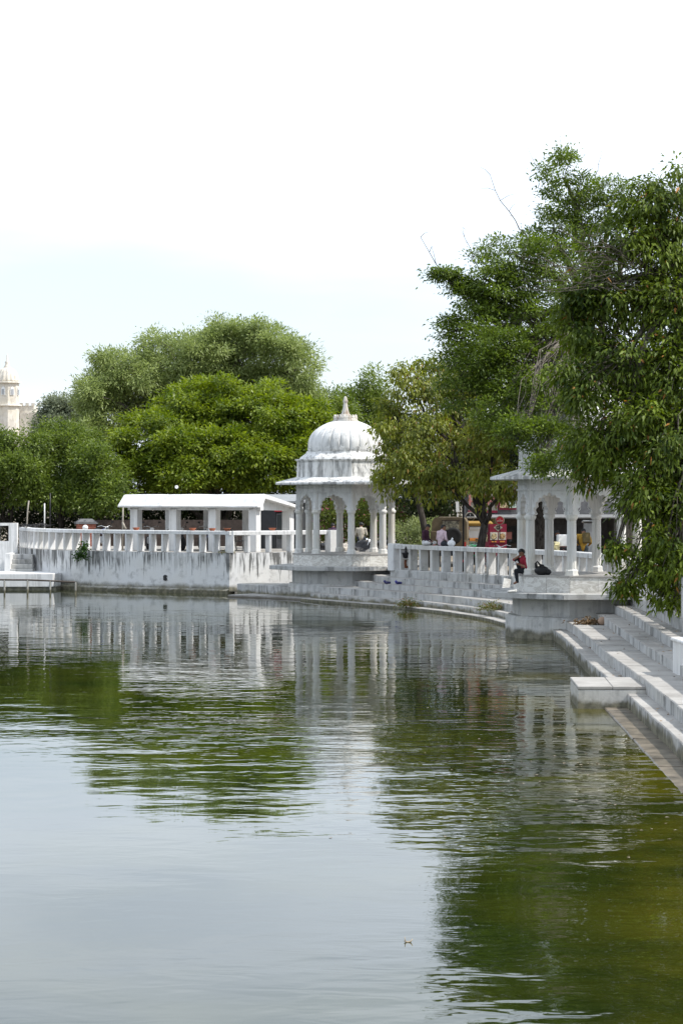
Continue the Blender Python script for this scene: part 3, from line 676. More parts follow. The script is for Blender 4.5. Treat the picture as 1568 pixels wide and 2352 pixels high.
def make_tree(name, label, trunk, blobs, mat, bark, dens, per, rc, Ln, Wd, r0, group=None, style='quad', droop=.3, flat=.7, shell=.55, outw=.6, down=.3, sub=1.0, twig=.012, cat='tree', jit=.55, big=0, rough=3, bare=()):
    blobs0 = blobs; blobs = roughen(blobs, rough) if rough else blobs
    t0 = Vector(trunk[0]); root = empty(name, t0, 0, label, cat, group)
    cs, od = clusters(blobs, dens, shell)
    mb = limb_mesh(trunk, blobs0, cs, r0, twig, sub=sub)
    for a, b, ra in bare:                                # leafless shoots standing clear of the crown
        a, b = Vector(a), Vector(b); L_ = (b - a).length; pts = [a.lerp(b, i / 6) + Vector((random.uniform(-1, 1), random.uniform(-1, 1), random.uniform(-1, 1))) * L_ * .035 + Vector((0, 0, -math.sin(math.pi * i / 6) * L_ * .06)) for i in range(7)]
        mb.tube(pts, list(np.linspace(ra, ra * .35, 7)), 5)
        for q in range(2, 7):
            e = pts[q] + Vector((random.uniform(-1, 1), random.uniform(-1, 1), random.uniform(-.3, 1))).normalized() * L_ * random.uniform(.12, .28); mb.tube([pts[q], pts[q].lerp(e, .5) + Vector((0, 0, L_ * .02)), e], [ra * .5, ra * .4, ra * .2], 4)
    mb.v = [(p[0] - t0.x, p[1] - t0.y, p[2] - t0.z) for p in mb.v]
    mb.build('trunk', bark, root)
    n = len(cs); k = rng.poisson(per, n); idx = np.repeat(np.arange(n), k); N = len(idx)
    off = rng.normal(size=(N, 3)) * np.array([1, 1, flat]) * rc * jit
    pos = cs[idx] + off
    d = unit(off) * .6 + od[idx] * outw + rng.normal(size=(N, 3)) * .45 + np.array([0, 0, -down])
    nr = np.array([0, 0, 1.0]) + rng.normal(size=(N, 3)) * .5 + od[idx] * .4
    ls = Ln * rng.uniform(.5, 1.3, N); ws = Wd * rng.uniform(.7, 1.2, N)
    bigset = None
    if big:                                             # the leaves that show largest are objects of their own
        score = pos[:, 1] - 2.0 * od[idx][:, 1] * 0 - ls * 30; pick = np.argsort(score + rng.normal(size=N) * .6)
        inside = pick[(pos[pick, 0] / pos[pick, 1] * F + U0 < 1560)][:big]
        keep = np.ones(N, bool); keep[inside] = False; bigset = (pos[inside], unit(d[inside]), nr[inside], ls[inside], ws[inside])
        pos, d, nr, ls, ws = pos[keep], d[keep], nr[keep], ls[keep], ws[keep]
    if style == 'quad': v, f = quad_arrays(pos, d, nr, ls, ws)
    elif style == 'leaf': v, f = leaf_arrays(pos, d, nr, ls, ws, droop)
    else:                                               # pinnate fronds
        m = 8; dd = unit(d); side = unit(np.cross(dd, nr)); up = np.cross(side, dd)
        P_, D_, N_, L2, W2 = [], [], [], [], []
        for q in range(m):
            t = (q + .6) / m
            for sg in (-1, 1):
                P_.append(pos + dd * (ls * t)[:, None] + np.array([0, 0, -1]) * (ls * t * t * .35)[:, None])
                D_.append(side * sg + dd * .45 + np.array([0, 0, -.25])); N_.append(up)
                L2.append(ls * .30 * (1 - .5 * abs(t - .45))); W2.append(ls * .13)
        v, f = quad_arrays(np.concatenate(P_), np.concatenate(D_), np.concatenate(N_), np.concatenate(L2), np.concatenate(W2))
    cr = link('crown', fast_mesh('crown', v - np.array(t0), f, mat), None, root); cr['kind'] = 'stuff'
    if bigset is not None:
        v, f = leaf_arrays(np.zeros((1, 3)), np.array([[1.0, 0, 0]]), np.array([[0, 0, 1.0]]), np.array([1.0]), np.array([1.0]), droop * .6)
        me = fast_mesh('leaf', v, f, mat)
        for p, dd, nn, l, w in zip(*bigset):
            dx = Vector(dd); s_ = Vector(np.cross(nn, dd)).normalized(); u_ = dx.cross(s_)
            o = link('leaf', me, None, cr); Mx = Matrix((dx * float(l), s_ * float(w), u_ * float(w))).transposed().to_4x4(); Mx.translation = Vector(p) - t0
            o.matrix_local = Mx
    return root

BARK = bark_mat('grey_bark', (.13, .115, .095)); BARK_D = bark_mat('dark_bark', (.06, .052, .045)); BARK_P = bark_mat('pale_bark', (.24, .21, .18))
G_FAR = 'trees along the far shore'
# pale feathery tree at the back
bl_ = [blob(*b) for b in ((330, 885, 134, 105, 85, 3.0), (420, 835, 134, 110, 80, 3.2), (520, 815, 134, 95, 66, 3), (610, 815, 134, 85, 66, 3), (680, 850, 132, 55, 75, 2.4), (250, 960, 132, 62, 90, 2.4), (210, 1030, 130, 50, 75, 2.0), (640, 920, 134, 95, 80, 3), (450, 920, 134, 150, 70, 3), (270, 850, 132, 50, 45, 2.0), (222, 905, 131, 42, 60, 2.0), (560, 775, 134, 60, 36, 2.5), (715, 930, 132, 40, 60, 2))]
make_tree('feathery_tree', 'tall pale green feathery tree rising highest behind the shelter', [(X(470, 134), 134, 1.2), (X(468, 134), 134, 3), (X(475, 134), 134, 5), (X(470, 134), 134, 7)], bl_,
          leaf_mat('pale_leaf', (.105, .145, .036), (.36, .42, .155), trans=.38, patch=1.1), BARK, 17, 120, .62, .25, .075, .45, G_FAR, 'quad', flat=.7, shell=.8, down=.3, jit=.45, rough=6)
# rounded bright green tree in front of it
bl_ = [blob(*b) for b in ((450, 955, 120, 115, 80, 2.6), (560, 965, 120, 110, 80, 2.6), (350, 1015, 118, 88, 75, 2.4), (640, 985, 119, 95, 80, 2.5), (690, 1050, 118, 70, 75, 2), (480, 1050, 116.5, 150, 75, 2.2), (600, 1070, 117, 110, 60, 2), (320, 1080, 117, 60, 50, 1.8), (420, 1095, 116, 90, 42, 1.8), (700, 980, 119, 50, 50, 2))]
make_tree('round_tree', 'dense rounded bright green tree spreading behind the white shelter', [(X(500, 119), 119, 1.2), (X(497, 119), 119, 2.2), (X(505, 119), 119, 3.4)], bl_,
          leaf_mat('fresh_leaf', (.045, .088, .010), (.28, .34, .036), trans=.38, patch=1.0), BARK_D, 22, 120, .58, .23, .10, .4, G_FAR, 'quad', flat=.5, shell=.8, down=.3, jit=.45, rough=6)
bl_ = [blob(*b) for b in ((825, 950, 138, 62, 78, 2.5), (770, 985, 136, 60, 70, 2.5), (860, 1000, 138, 55, 80, 2.5), (790, 1080, 134, 90, 60, 2.5))]
make_tree('shade_tree', 'mid green tree showing just behind the white ribbed dome', [(X(820, 137), 137, 1.2), (X(822, 137), 137, 3), (X(818, 137), 137, 4.4)], bl_,
          leaf_mat('mid_leaf', (.055, .095, .012), (.22, .28, .05), trans=.35, patch=1.0), BARK, 24, 90, .55, .22, .09, .3, G_FAR, 'quad', shell=.65)
# shrubby trees on the far left
LM = leaf_mat('shrub_leaf', (.032, .062, .009), (.20, .26, .045), trans=.35, patch=1.2)
for nm, lb, bb, tr in (('shrub_tree', 'bushy green shrub tree at the left edge below the far palace dome', ((40, 1035, 116, 75, 55, 2), (-30, 1050, 116, 70, 70, 2), (50, 1100, 115, 80, 60, 2), (-60, 1120, 115, 80, 60, 2)), (20, 116.5)),
                       ('shrub_tree', 'leafy shrub tree between the left edge bush and the feathery tree', ((150, 1020, 118, 62, 52, 1.8), (110, 1060, 117, 60, 60, 1.8), (175, 1090, 116, 70, 70, 1.9), (130, 1135, 115, 70, 40, 1.8)), (140, 117)),
                       ('shrub_tree', 'loose pale shrub hanging over the wall left of the shelter', ((235, 1090, 114, 50, 60, 1.4), (260, 1140, 113, 45, 40, 1.2), (215, 1150, 114, 45, 45, 1.2)), (232, 114.5))):
    make_tree(nm, lb, [(X(tr[0], tr[1]), tr[1], 1.2), (X(tr[0] + 4, tr[1]), tr[1], 2.2), (X(tr[0] - 3, tr[1]), tr[1], 3.0)], [blob(*b) for b in bb], LM, BARK_D, 28, 85, .45, .19, .085, .16, G_FAR, 'quad', shell=.6, sub=1.3)
# dark understorey hedge closing the view under the crowns
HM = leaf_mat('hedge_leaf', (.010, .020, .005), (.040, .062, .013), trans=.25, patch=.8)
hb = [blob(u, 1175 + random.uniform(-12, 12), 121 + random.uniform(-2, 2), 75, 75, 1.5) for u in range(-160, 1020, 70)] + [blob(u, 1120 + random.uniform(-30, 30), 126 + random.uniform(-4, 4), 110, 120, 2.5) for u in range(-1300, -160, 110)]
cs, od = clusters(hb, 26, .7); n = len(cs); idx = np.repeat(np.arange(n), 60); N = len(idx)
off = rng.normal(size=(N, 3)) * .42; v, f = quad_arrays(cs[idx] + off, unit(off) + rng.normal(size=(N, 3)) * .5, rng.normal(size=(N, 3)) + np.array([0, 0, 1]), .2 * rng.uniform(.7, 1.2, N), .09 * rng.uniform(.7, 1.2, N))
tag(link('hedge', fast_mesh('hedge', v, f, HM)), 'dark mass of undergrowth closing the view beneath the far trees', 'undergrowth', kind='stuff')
# flowering bush and pale shrub behind the pavilion
BM_ = leaf_mat('bougainvillea_leaf', (.06, .10, .012), (.19, .22, .04), (.50, .07, .22), trans=.35, cfrac=.05)
make_tree('flowering_bush', 'sunny bush with pink blossoms seen through the arches of the far pavilion', [(X(850, 112), 112, 1.2), (X(852, 112), 112, 2), (X(846, 112), 112, 2.6)],
          [blob(*b) for b in ((740, 1180, 113, 50, 55, 1.2), (800, 1185, 113, 55, 60, 1.2), (860, 1190, 112, 55, 55, 1.2), (800, 1130, 114, 70, 50, 1.2))], BM_, BARK_D, 40, 55, .32, .13, .06, .08, None, 'quad', shell=.7, cat='bush')
make_tree('pale_bush', 'pale sunlit bush to the right of the far pavilion columns', [(X(948, 106), 106, 1.2), (X(950, 106), 106, 1.8), (X(946, 106), 106, 2.2)],
          [blob(*b) for b in ((930, 1225, 106, 35, 32, 1), (975, 1222, 106, 40, 32, 1), (950, 1250, 105, 50, 25, .9), (1010, 1240, 107, 40, 30, .9))], leaf_mat('pale_bush_leaf', (.10, .14, .035), (.27, .30, .12), trans=.35), BARK_D, 46, 55, .26, .12, .055, .06, None, 'quad', shell=.7, cat='bush')
make_tree('shade_tree', 'dark leafy tree behind the parked jeep', [(X(1010, 112), 112, 1.2), (X(1005, 112), 112, 3), (X(1012, 112), 112, 4.5)],
          [blob(*b) for b in ((960, 1130, 112, 70, 60, 2), (1050, 1120, 112, 80, 70, 2), (1000, 1040, 113, 110, 80, 2.4), (1120, 1040, 113, 90, 80, 2.2), (1010, 1185, 113, 55, 26, 1.0))], HM, BARK_D, 26, 60, .5, .18, .08, .25, G_FAR, 'quad', shell=.65)
# yellow-green drooping tree beside the far pavilion
bl_ = [blob(*b) for b in ((935, 905, 90, 50, 75, 1.1), (890, 960, 90, 26, 45, .7), (955, 1000, 89, 80, 70, 1.3), (1040, 960, 91, 90, 95, 1.5), (1060, 1060, 89, 90, 75, 1.4), (1130, 1040, 88, 70, 80, 1.2), (930, 1085, 88.5, 55, 50, 1.0), (1005, 1115, 88, 75, 45, 1.1), (1120, 1120, 87, 60, 45, 1.0), (990, 870, 91, 55, 50, 1.0), (893, 1050, 89.5, 34, 60, .7), (885, 1105, 89.5, 26, 40, .6), (1080, 880, 91, 60, 60, 1.2), (1165, 1110, 86, 35, 40, .7))]
make_tree('yellowing_tree', 'yellow-green drooping-leaved tree leaning against the right side of the far pavilion', [(X(1100, 88), 88, 1.2), (X(1103, 88), 88, 2.2), (X(1112, 88), 88, 3.0), (X(1104, 88.5), 88.5, 4.2)], bl_,
          leaf_mat('yellowing_leaf', (.055, .085, .010), (.30, .32, .05), (.34, .22, .07), trans=.42, patch=.9, cfrac=.04), BARK_D, 55, 26, .30, .145, .085, .19, None, 'leaf', droop=.35, shell=.5, down=.95, outw=.5, sub=1.4, twig=.008)
mb = MB(); mb.smooth = True; mb.tube([(0, 0, 0), (-.05, 0, .9), (-.25, 0, 1.9), (-.5, .1, 3.0), (-.2, .2, 4.0), (-.3, .2, 5.2)], [.17, .15, .13, .12, .10, .07], 10); mb.tube([(-.5, .1, 3.0), (.1, .1, 3.7), (.6, .2, 4.6)], [.1, .08, .05], 8)
tag(mb.build('tree_trunk', BARK_D, None, loc=(X(985, 94), 94, 1.2)), 'slim dark leaning trunk standing left of the jeep', 'tree trunk')
# tall dark feathery tree behind the near pavilion
bl_ = [blob(*b) for b in ((1295, 410, 71, 62, 60, 1.0), (1330, 480, 71, 95, 75, 1.3), (1265, 540, 71, 80, 60, 1.2), (1185, 590, 70, 80, 62, 1.2), (1110, 640, 70, 58, 50, .9), (1080, 690, 70, 45, 38, .8), (1160, 690, 70, 100, 60, 1.3), (1110, 770, 69.5, 80, 62, 1.2), (1230, 740, 70, 110, 85, 1.5), (1110, 850, 69, 85, 60, 1.2), (1200, 860, 69, 110, 75, 1.4), (1160, 940, 68, 95, 60, 1.2), (1270, 950, 67, 80, 50, 1.0), (1190, 1000, 66, 48, 36, .7), (1050, 820, 69.5, 55, 50, .9), (1060, 900, 69, 60, 45, .9), (1150, 800, 69, 80, 60, 1.2), (1255, 1010, 66, 45, 40, .7), (1220, 900, 68, 90, 60, 1.1), (1400, 470, 71, 45, 55, 1.0), (1300, 640, 70, 110, 90, 1.5), (1310, 1050, 64.5, 50, 45, .7), (1240, 1075, 65, 26, 32, .4), (1015, 632, 70, 30, 11, .25), (1045, 760, 69.5, 40, 30, .6), (1060, 660, 70, 26, 16, .4))]
make_tree('feathery_tree', 'tall dark green tree with ferny leaves above the near pavilion', [(9.2, 74, 1.2), (9.1, 74, 3.4), (8.7, 73.2, 5.4), (8.0, 72.0, 7.4), (7.4, 71.2, 9.6)], bl_,
          leaf_mat('ferny_leaf', (.027, .056, .008), (.20, .27, .038), trans=.35, patch=1.1), BARK, 29, 88, .36, .125, .055, .26, None, 'quad', shell=.6, down=.15, outw=.5, sub=1.3, twig=.007, flat=.45, jit=.5, rough=3, bare=[(P(1075, 690, 70), P(968, 545, 70), .022), (P(1110, 640, 70), P(1060, 520, 70), .015), (P(1210, 540, 70), P(1122, 405, 70), .02), (P(1290, 380, 71), P(1285, 318, 71), .014), (P(1260, 420, 71), P(1215, 355, 71), .013), (P(1360, 420, 71), P(1380, 352, 71), .013), (P(1080, 760, 69), P(1010, 720, 69), .012), (P(1070, 830, 69), P(1012, 790, 69), .012)])
# foreground tree on the right bank
bl_ = [blob(*b) for b in ((1490, 470, 57, 60, 55, .9), (1560, 450, 57, 60, 60, 1.0), (1420, 560, 57, 90, 65, 1.0), (1530, 570, 57, 90, 75, 1.2), (1330, 690, 57, 70, 40, .8), (1430, 690, 57, 110, 75, 1.2), (1550, 710, 56.5, 90, 90, 1.3), (1330, 760, 57, 75, 60, .9), (1440, 830, 56.5, 110, 85, 1.3), (1560, 870, 56, 90, 100, 1.3), (1350, 880, 56.5, 70, 60, .9), (1430, 970, 56, 95, 80, 1.2), (1545, 1020, 55.5, 95, 95, 1.3), (1390, 1060, 56, 60, 55, .8), (1335, 1010, 56.5, 50, 50, .7), (1345, 1085, 56.5, 38, 38, .6), (1480, 1110, 55.5, 80, 75, 1.1), (1560, 1180, 55, 70, 90, 1.1), (1462, 1165, 55.5, 45, 45, .7), (1510, 1250, 55, 60, 60, .9), (1475, 1320, 55, 50, 40, .7), (1550, 1310, 54.5, 45, 55, .8), (1540, 1380, 54.5, 26, 22, .4), (1432, 1345, 55, 14, 14, .25), (1412, 1262, 55, 13, 12, .22), (1650, 700, 57, 120, 200, 1.6), (1660, 1050, 56, 110, 200, 1.5))]
make_tree('broadleaf_tree', 'large glossy-leaved tree filling the right edge and drooping over the steps', [(10.2, 57, 1.2), (10.0, 57, 3.2), (9.6, 57, 5.2), (9.0, 57, 7.5), (8.4, 57, 9.6)], bl_,
          leaf_mat('glossy_leaf', (.016, .040, .005), (.185, .245, .026), (.38, .18, .05), trans=.30, patch=.6, cfrac=.013, rough=.5, spec=.28), BARK, 70, 38, .29, .165, .066, .26, None, 'leaf', droop=.28, shell=.5, down=.50, outw=.6, sub=1.6, twig=.009, big=300, rough=2, bare=[(P(1500 + random.uniform(-60, 40), 600 + random.uniform(-40, 60), 57), P(random.uniform(1180, 1430), random.uniform(520, 670), 55.6), random.uniform(.010, .018)) for _ in range(26)] + [(P(1470 + 20 * k, 470, 57), P(1465 + 28 * k, 385 + random.uniform(0, 40), 57), .010) for k in range(5)])
# ---------------------------------------------------------------- street behind the right-hand balustrade
def text_mesh(s, size, depth=.01, mat=None, name='lettering'):
    cu = bpy.data.curves.new(name, 'FONT'); cu.body = s; cu.size = size; cu.extrude = depth / 2; cu.align_x = 'CENTER'; cu.align_y = 'CENTER'; cu.resolution_u = 2
    o = bpy.data.objects.new(name, cu); C.objects.link(o)
    me = bpy.data.meshes.new_from_object(o.evaluated_get(bpy.context.evaluated_depsgraph_get())); bpy.data.objects.remove(o); bpy.data.curves.remove(cu)
    me.materials.clear(); me.name = name
    if mat: me.materials.append(mat)
    return me
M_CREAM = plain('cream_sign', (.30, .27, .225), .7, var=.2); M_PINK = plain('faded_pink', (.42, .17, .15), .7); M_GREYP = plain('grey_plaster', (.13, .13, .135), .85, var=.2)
M_KHAKI = plain('khaki_canvas', (.135, .105, .065), .85, var=.25, scale=3); M_YEL = plain('yellow_paint', (.34, .21, .05), .5); M_GREEN = plain('green_paint', (.02, .22, .09), .5)
M_ORANGE = plain('orange_strip', (.55, .22, .05), .6); M_LAMP = plain('tail_lamp', (.45, .02, .015), .25, spec=.6); M_GALV = plain('galvanised', (.35, .36, .37), .5, .4)
M_FOOD1 = plain('picture_noodles', (.42, .33, .19), .6, var=.9, scale=16); M_FOOD2 = plain('picture_snack', (.40, .25, .12), .6, var=1.0, scale=19); M_FOOD3 = plain('picture_drink', (.35, .42, .36), .6, var=.9, scale=15); M_PALE = plain('picture_ground', (.52, .50, .44), .6, var=.3, scale=10)
M_OLIVE = plain('striped_curtain', (.26, .22, .10), .9, var=.6, scale=14)

def shop():
    r = empty('shop_building', (0, 0, 1.24), 0, 'shaded shopfront building with faded signboards behind the parked vehicles', 'building')
    Yf = 98.5
    m_ = MB()
    x0, x1 = X(1068, Yf), X(1068, Yf) + 12.5
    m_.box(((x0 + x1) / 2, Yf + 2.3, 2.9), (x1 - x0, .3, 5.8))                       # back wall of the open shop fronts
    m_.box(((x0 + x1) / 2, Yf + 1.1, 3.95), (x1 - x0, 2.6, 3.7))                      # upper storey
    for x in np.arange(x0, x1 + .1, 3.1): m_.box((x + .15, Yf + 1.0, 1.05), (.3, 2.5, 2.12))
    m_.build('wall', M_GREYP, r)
    m_ = MB(); m_.box(((x0 + x1) / 2 + .1, Yf + 1.0, 5.85), (x1 - x0 + .6, 3.2, .12)); m_.build('roof', M_GALV, r)
    m_ = MB(); m_.box(((x0 + x1) / 2, Yf - .55, 2.02), (x1 - x0, 1.0, .05), rx=.12); m_.build('awning', M_GALV, r)
    sx0, sx1 = X(1074, Yf), X(1141, Yf)
    m_ = MB(); m_.box(((sx0 + sx1) / 2, Yf - .25, 2.62), (sx1 - sx0, .06, .82)); sg = m_.build('signboard', M_CREAM, r)
    for ch, u in (('H', 1088), ('O', 1107), ('M', 1126)):
        link('letter', text_mesh(ch, .80, .02, M_PINK), None, sg, (X(u, Yf), Yf - .295, 2.60), (R(90), 0, 0))
    m_ = MB(); m_.box((X(1107, Yf), Yf - .26, 2.20), (sx1 - sx0, .05, .10)); m_.build('red_strip', M_MAROON, sg)
    b0, b1 = X(1143, Yf), X(1184, Yf)
    m_ = MB(); m_.box(((b0 + b1) / 2, Yf - .28, 2.50), (b1 - b0, .06, .44)); mb_ = m_.build('menu_board', M_MAROON, r)
    for k, mt in enumerate((M_FOOD1, M_FOOD3)):
        m_ = MB(); m_.box((b0 + .22 + k * .36, Yf - .32, 2.52), (.32, .02, .32)); m_.build('picture', mt, mb_)
    # windows above
    for k in range(3):
        xx = x0 + 1.6 + k * 3.1
        m_ = MB(); m_.box((xx, Yf - .22, 4.4), (1.1, .06, 1.2)); w = m_.build('window', M_WHITE, r)
        for q in (-1, 1): m_ = MB(); m_.box((xx + q * .26, Yf - .255, 4.4), (.46, .02, 1.08)); m_.build('pane', M_GLASSD, w)
    # shelves and wares inside
    for k, (u, w, h, z, mt) in enumerate(((1118, .22, .55, 1.55, M_PALE), (1126, .10, .62, 1.5, M_YEL), (1142, .55, .30, 1.82, M_OLIVE), (1172, .55, .28, 1.75, M_BROWN), (1168, .22, .30, 1.20, M_PINK), (1178, .25, .25, .75, M_BROWN))):
        m_ = MB(); m_.box((X(u, Yf), Yf - .1, z), (w, .05, h)); m_.build('hanging_panel', mt, r)
    return r
shop()
# round black sign and round red sign
def round_sign(name, label, u, v, Y, rad, face, rim, txt, tm):
    r = empty(name, P(u, v, Y), 0, label, 'sign')
    m_ = MB(); m_.lathe([(rad, -.03), (rad * 1.04, 0), (rad, .03)], 28); o = m_.build('rim', rim, r); o.rotation_euler = (R(90), 0, 0)
    m_ = MB(); m_.lathe([(rad * .84, -.01), (rad * .84, .036)], 28); o = m_.build('face', face, r); o.rotation_euler = (R(90), 0, 0)
    for t, s, z in txt: link('lettering', text_mesh(t, s, .008, tm), None, r, (0, -.042, z), (R(90), R(-6), 0))
    m_ = MB(); m_.box((0, .05, -rad - .25), (.04, .04, .6)); m_.build('bracket', M_BLACK, r)
round_sign('round_sign', 'round red sign with white lettering on top of the food stall', 1147, 1195, 90.9, .17, M_RED, M_CREAM, (('STORE', .075, -.03), ('one', .05, .045)), M_WHITE)
round_sign('round_sign', 'round black sign with a pale rim above the auto rickshaw', 1079, 1187, 97.6, .20, M_BLACK, M_CREAM, (('l', .12, .08), ('_Cafe', .07, -.06)), M_WHITE)
# food stall
fs_ = empty('food_stall', (X(1142, 91.4), 91.4, 1.24), R(14), 'maroon food stall with a shield emblem and square food pictures', 'stall')
m_ = MB(); m_.box((0, .35, .93), (.72, .75, 1.66)); m_.build('cabinet', M_MAROON, fs_)
m_ = MB(); m_.box((0, -.04, 1.40), (.70, .03, .74)); bd = m_.build('front_board', M_MAROON, fs_)
em = [(-.11, .02), (-.12, .12), (-.08, .17), (0, .19), (.08, .17), (.12, .12), (.11, .02), (0, -.07)]
m_ = MB(); m_.prism(em[::-1], Matrix.Translation((0, -.055, 1.55)) @ Matrix.Rotation(R(90), 4, 'X'), .01); m_.box((0, -.06, 1.63), (.34, .008, .055)); m_.build('emblem', M_CREAM, bd)
m_ = MB(); m_.prism([(x * .72, .03 + y * .72) for x, y in em][::-1], Matrix.Translation((0, -.067, 1.555)) @ Matrix.Rotation(R(90), 4, 'X'), .004); m_.build('emblem_centre', M_BROWN, bd)
link('lettering', text_mesh('CAFE', .06, .004, M_CREAM), None, bd, (0, -.073, 1.63), (R(90), 0, 0))
for k, mt in ((-1, M_FOOD1), (1, M_FOOD2)):
    m_ = MB(); m_.box((k * .17, -.062, 1.30), (.30, .014, .30)); pc = m_.build('picture_frame', M_PALE, bd)
    m_ = MB(); m_.lathe([(.115, 0), (.115, .012)], 20); o = m_.build('picture', mt, pc); o.location = (k * .17, -.069, 1.29); o.rotation_euler = (R(90), 0, 0)
    m_ = MB(); m_.box((k * .17, -.062, 1.085), (.20, .014, .05)); m_.build('price_strip', M_ORANGE, bd)
for k, mt in ((0, M_FOOD3), (1, M_FOOD1)):
    m_ = MB(); m_.box((-.375, .30, 1.58 - k * .36), (.02, .42, .27)); m_.build('side_picture', mt, fs_)
for a in (-1, 1):
    for b in (0, 1): m_ = MB(); m_.lathe([(.11, -.02), (.11, .02)], 14); o = m_.build('wheel', M_RUBBER, fs_); o.location = (a * .38, .12 + b * .5, .11); o.rotation_euler = (0, R(90), 0)

# vehicles
def wheel(parent, c, r, w, axis='x', rimmat=None, name='wheel'):
    m_ = MB(); m_.smooth = True
    prof = [(r * .62, -w * .42), (r * .86, -w / 2), (r * .97, -w * .36), (r, 0), (r * .97, w * .36), (r * .86, w / 2), (r * .62, w * .42)]
    m_.lathe(prof, 24); t = m_.build(name, M_RUBBER, parent); t.location = c; t.rotation_euler = (0, R(90), 0) if axis == 'x' else (R(90), 0, 0)
    m_ = MB(); m_.lathe([(r * .62, -w * .36), (r * .5, -w * .2), (r * .16, -w * .24), (r * .16, w * .24), (r * .5, w * .2), (r * .62, w * .36)], 20); m_.build('rim', rimmat or M_BLACK, t)
    return t
def jeep():
    r = empty('jeep', (X(1031, 94.5), 94.5, 1.24), R(-5), 'khaki canvas-topped jeep seen from behind, spare wheel on its tailgate', 'jeep')
    def rbox(c, d, w, name, mt, par=r): m_ = MB(); m_.box(c, d); return link(name, bev(m_.mesh(name, mt), w, 2), None, par)
    rbox((0, 1.55, .78), (1.42, 3.1, .62), .05, 'body', M_KHAKI); rbox((0, 3.6, .80), (1.2, 1.1, .5), .06, 'bonnet', M_KHAKI)
    m_ = MB(); out = [(-.72, 1.05), (.72, 1.05), (.70, 1.80), (.62, 1.95), (.45, 2.0), (-.45, 2.0), (-.62, 1.95), (-.70, 1.80)]
    m_.prism(out, Matrix(((1, 0, 0, 0), (0, 0, 1, .02), (0, 1, 0, 0), (0, 0, 0, 1))), 2.3); cv = m_.build('canvas_top', M_KHAKI, r)
    rbox((-.08, .0, 1.02), (1.34, .06, .84), .02, 'tailgate', M_KHAKI)
    w = rbox((.06, .005, 1.68), (.66, .03, .36), .01, 'rear_window', plain('cloudy_plastic', (.20, .18, .13), .35, var=.8, scale=8), cv)
    for z, d in ((1.87, (.72, .04, .03)), (1.49, (.72, .04, .03))): m_ = MB(); m_.box((.06, -.005, z), d); m_.build('window_trim', M_BROWN, w)
    t = wheel(r, (.17, -.13, 1.25), .34, .2, 'y'); m_ = MB(); m_.lathe([(.05, -.02), (.05, .02)], 12); m_.build('hub_cap', M_RED, t, loc=(0, 0, .06))
    for sx in (-1, 1):
        rbox((sx * .62, -.03, .88), (.10, .05, .24), .01, 'tail_lamp', M_LAMP)
        for y in (.75, 3.4): wheel(r, (sx * .62, y, .36), .36, .2)
    rbox((0, -.10, .52), (1.4, .10, .12), .02, 'bumper', M_BLACK)
jeep()
def rickshaw():
    r = empty('auto_rickshaw', (X(1096, 97.2), 97.2, 1.24), R(4), 'green and yellow auto rickshaw half hidden between the jeep and a tree trunk', 'auto rickshaw')
    def rb(c, d, name, mt, w=.02): m_ = MB(); m_.box(c, d); return link(name, bev(m_.mesh(name, mt), w, 1), None, r)
    rb((0, .7, .62), (1.25, 1.4, .5), 'body', M_GREEN, .08); rb((0, .75, 1.25), (1.2, 1.2, .74), 'cabin', M_WHITE, .06)
    rb((0, .8, 1.72), (1.28, 1.7, .20), 'hood', M_YEL, .08); rb((0, .12, 1.05), (1.22, .06, .14), 'orange_band', M_ORANGE); rb((0, .12, 1.52), (1.2, .06, .13), 'lamp_bar', M_WHITE)
    for sx in (-1, 1):
        rb((sx * .45, .08, 1.52), (.24, .04, .11), 'tail_lamp', M_LAMP, .008); wheel(r, (sx * .55, .4, .24), .24, .12)
    rb((.1, .07, 1.02), (.3, .02, .12), 'number_plate', M_YEL, .004); rb((0, 1.9, .75), (.7, .9, .7), 'front_cowl', M_GREEN, .12); wheel(r, (0, 2.1, .24), .24, .12)
rickshaw()
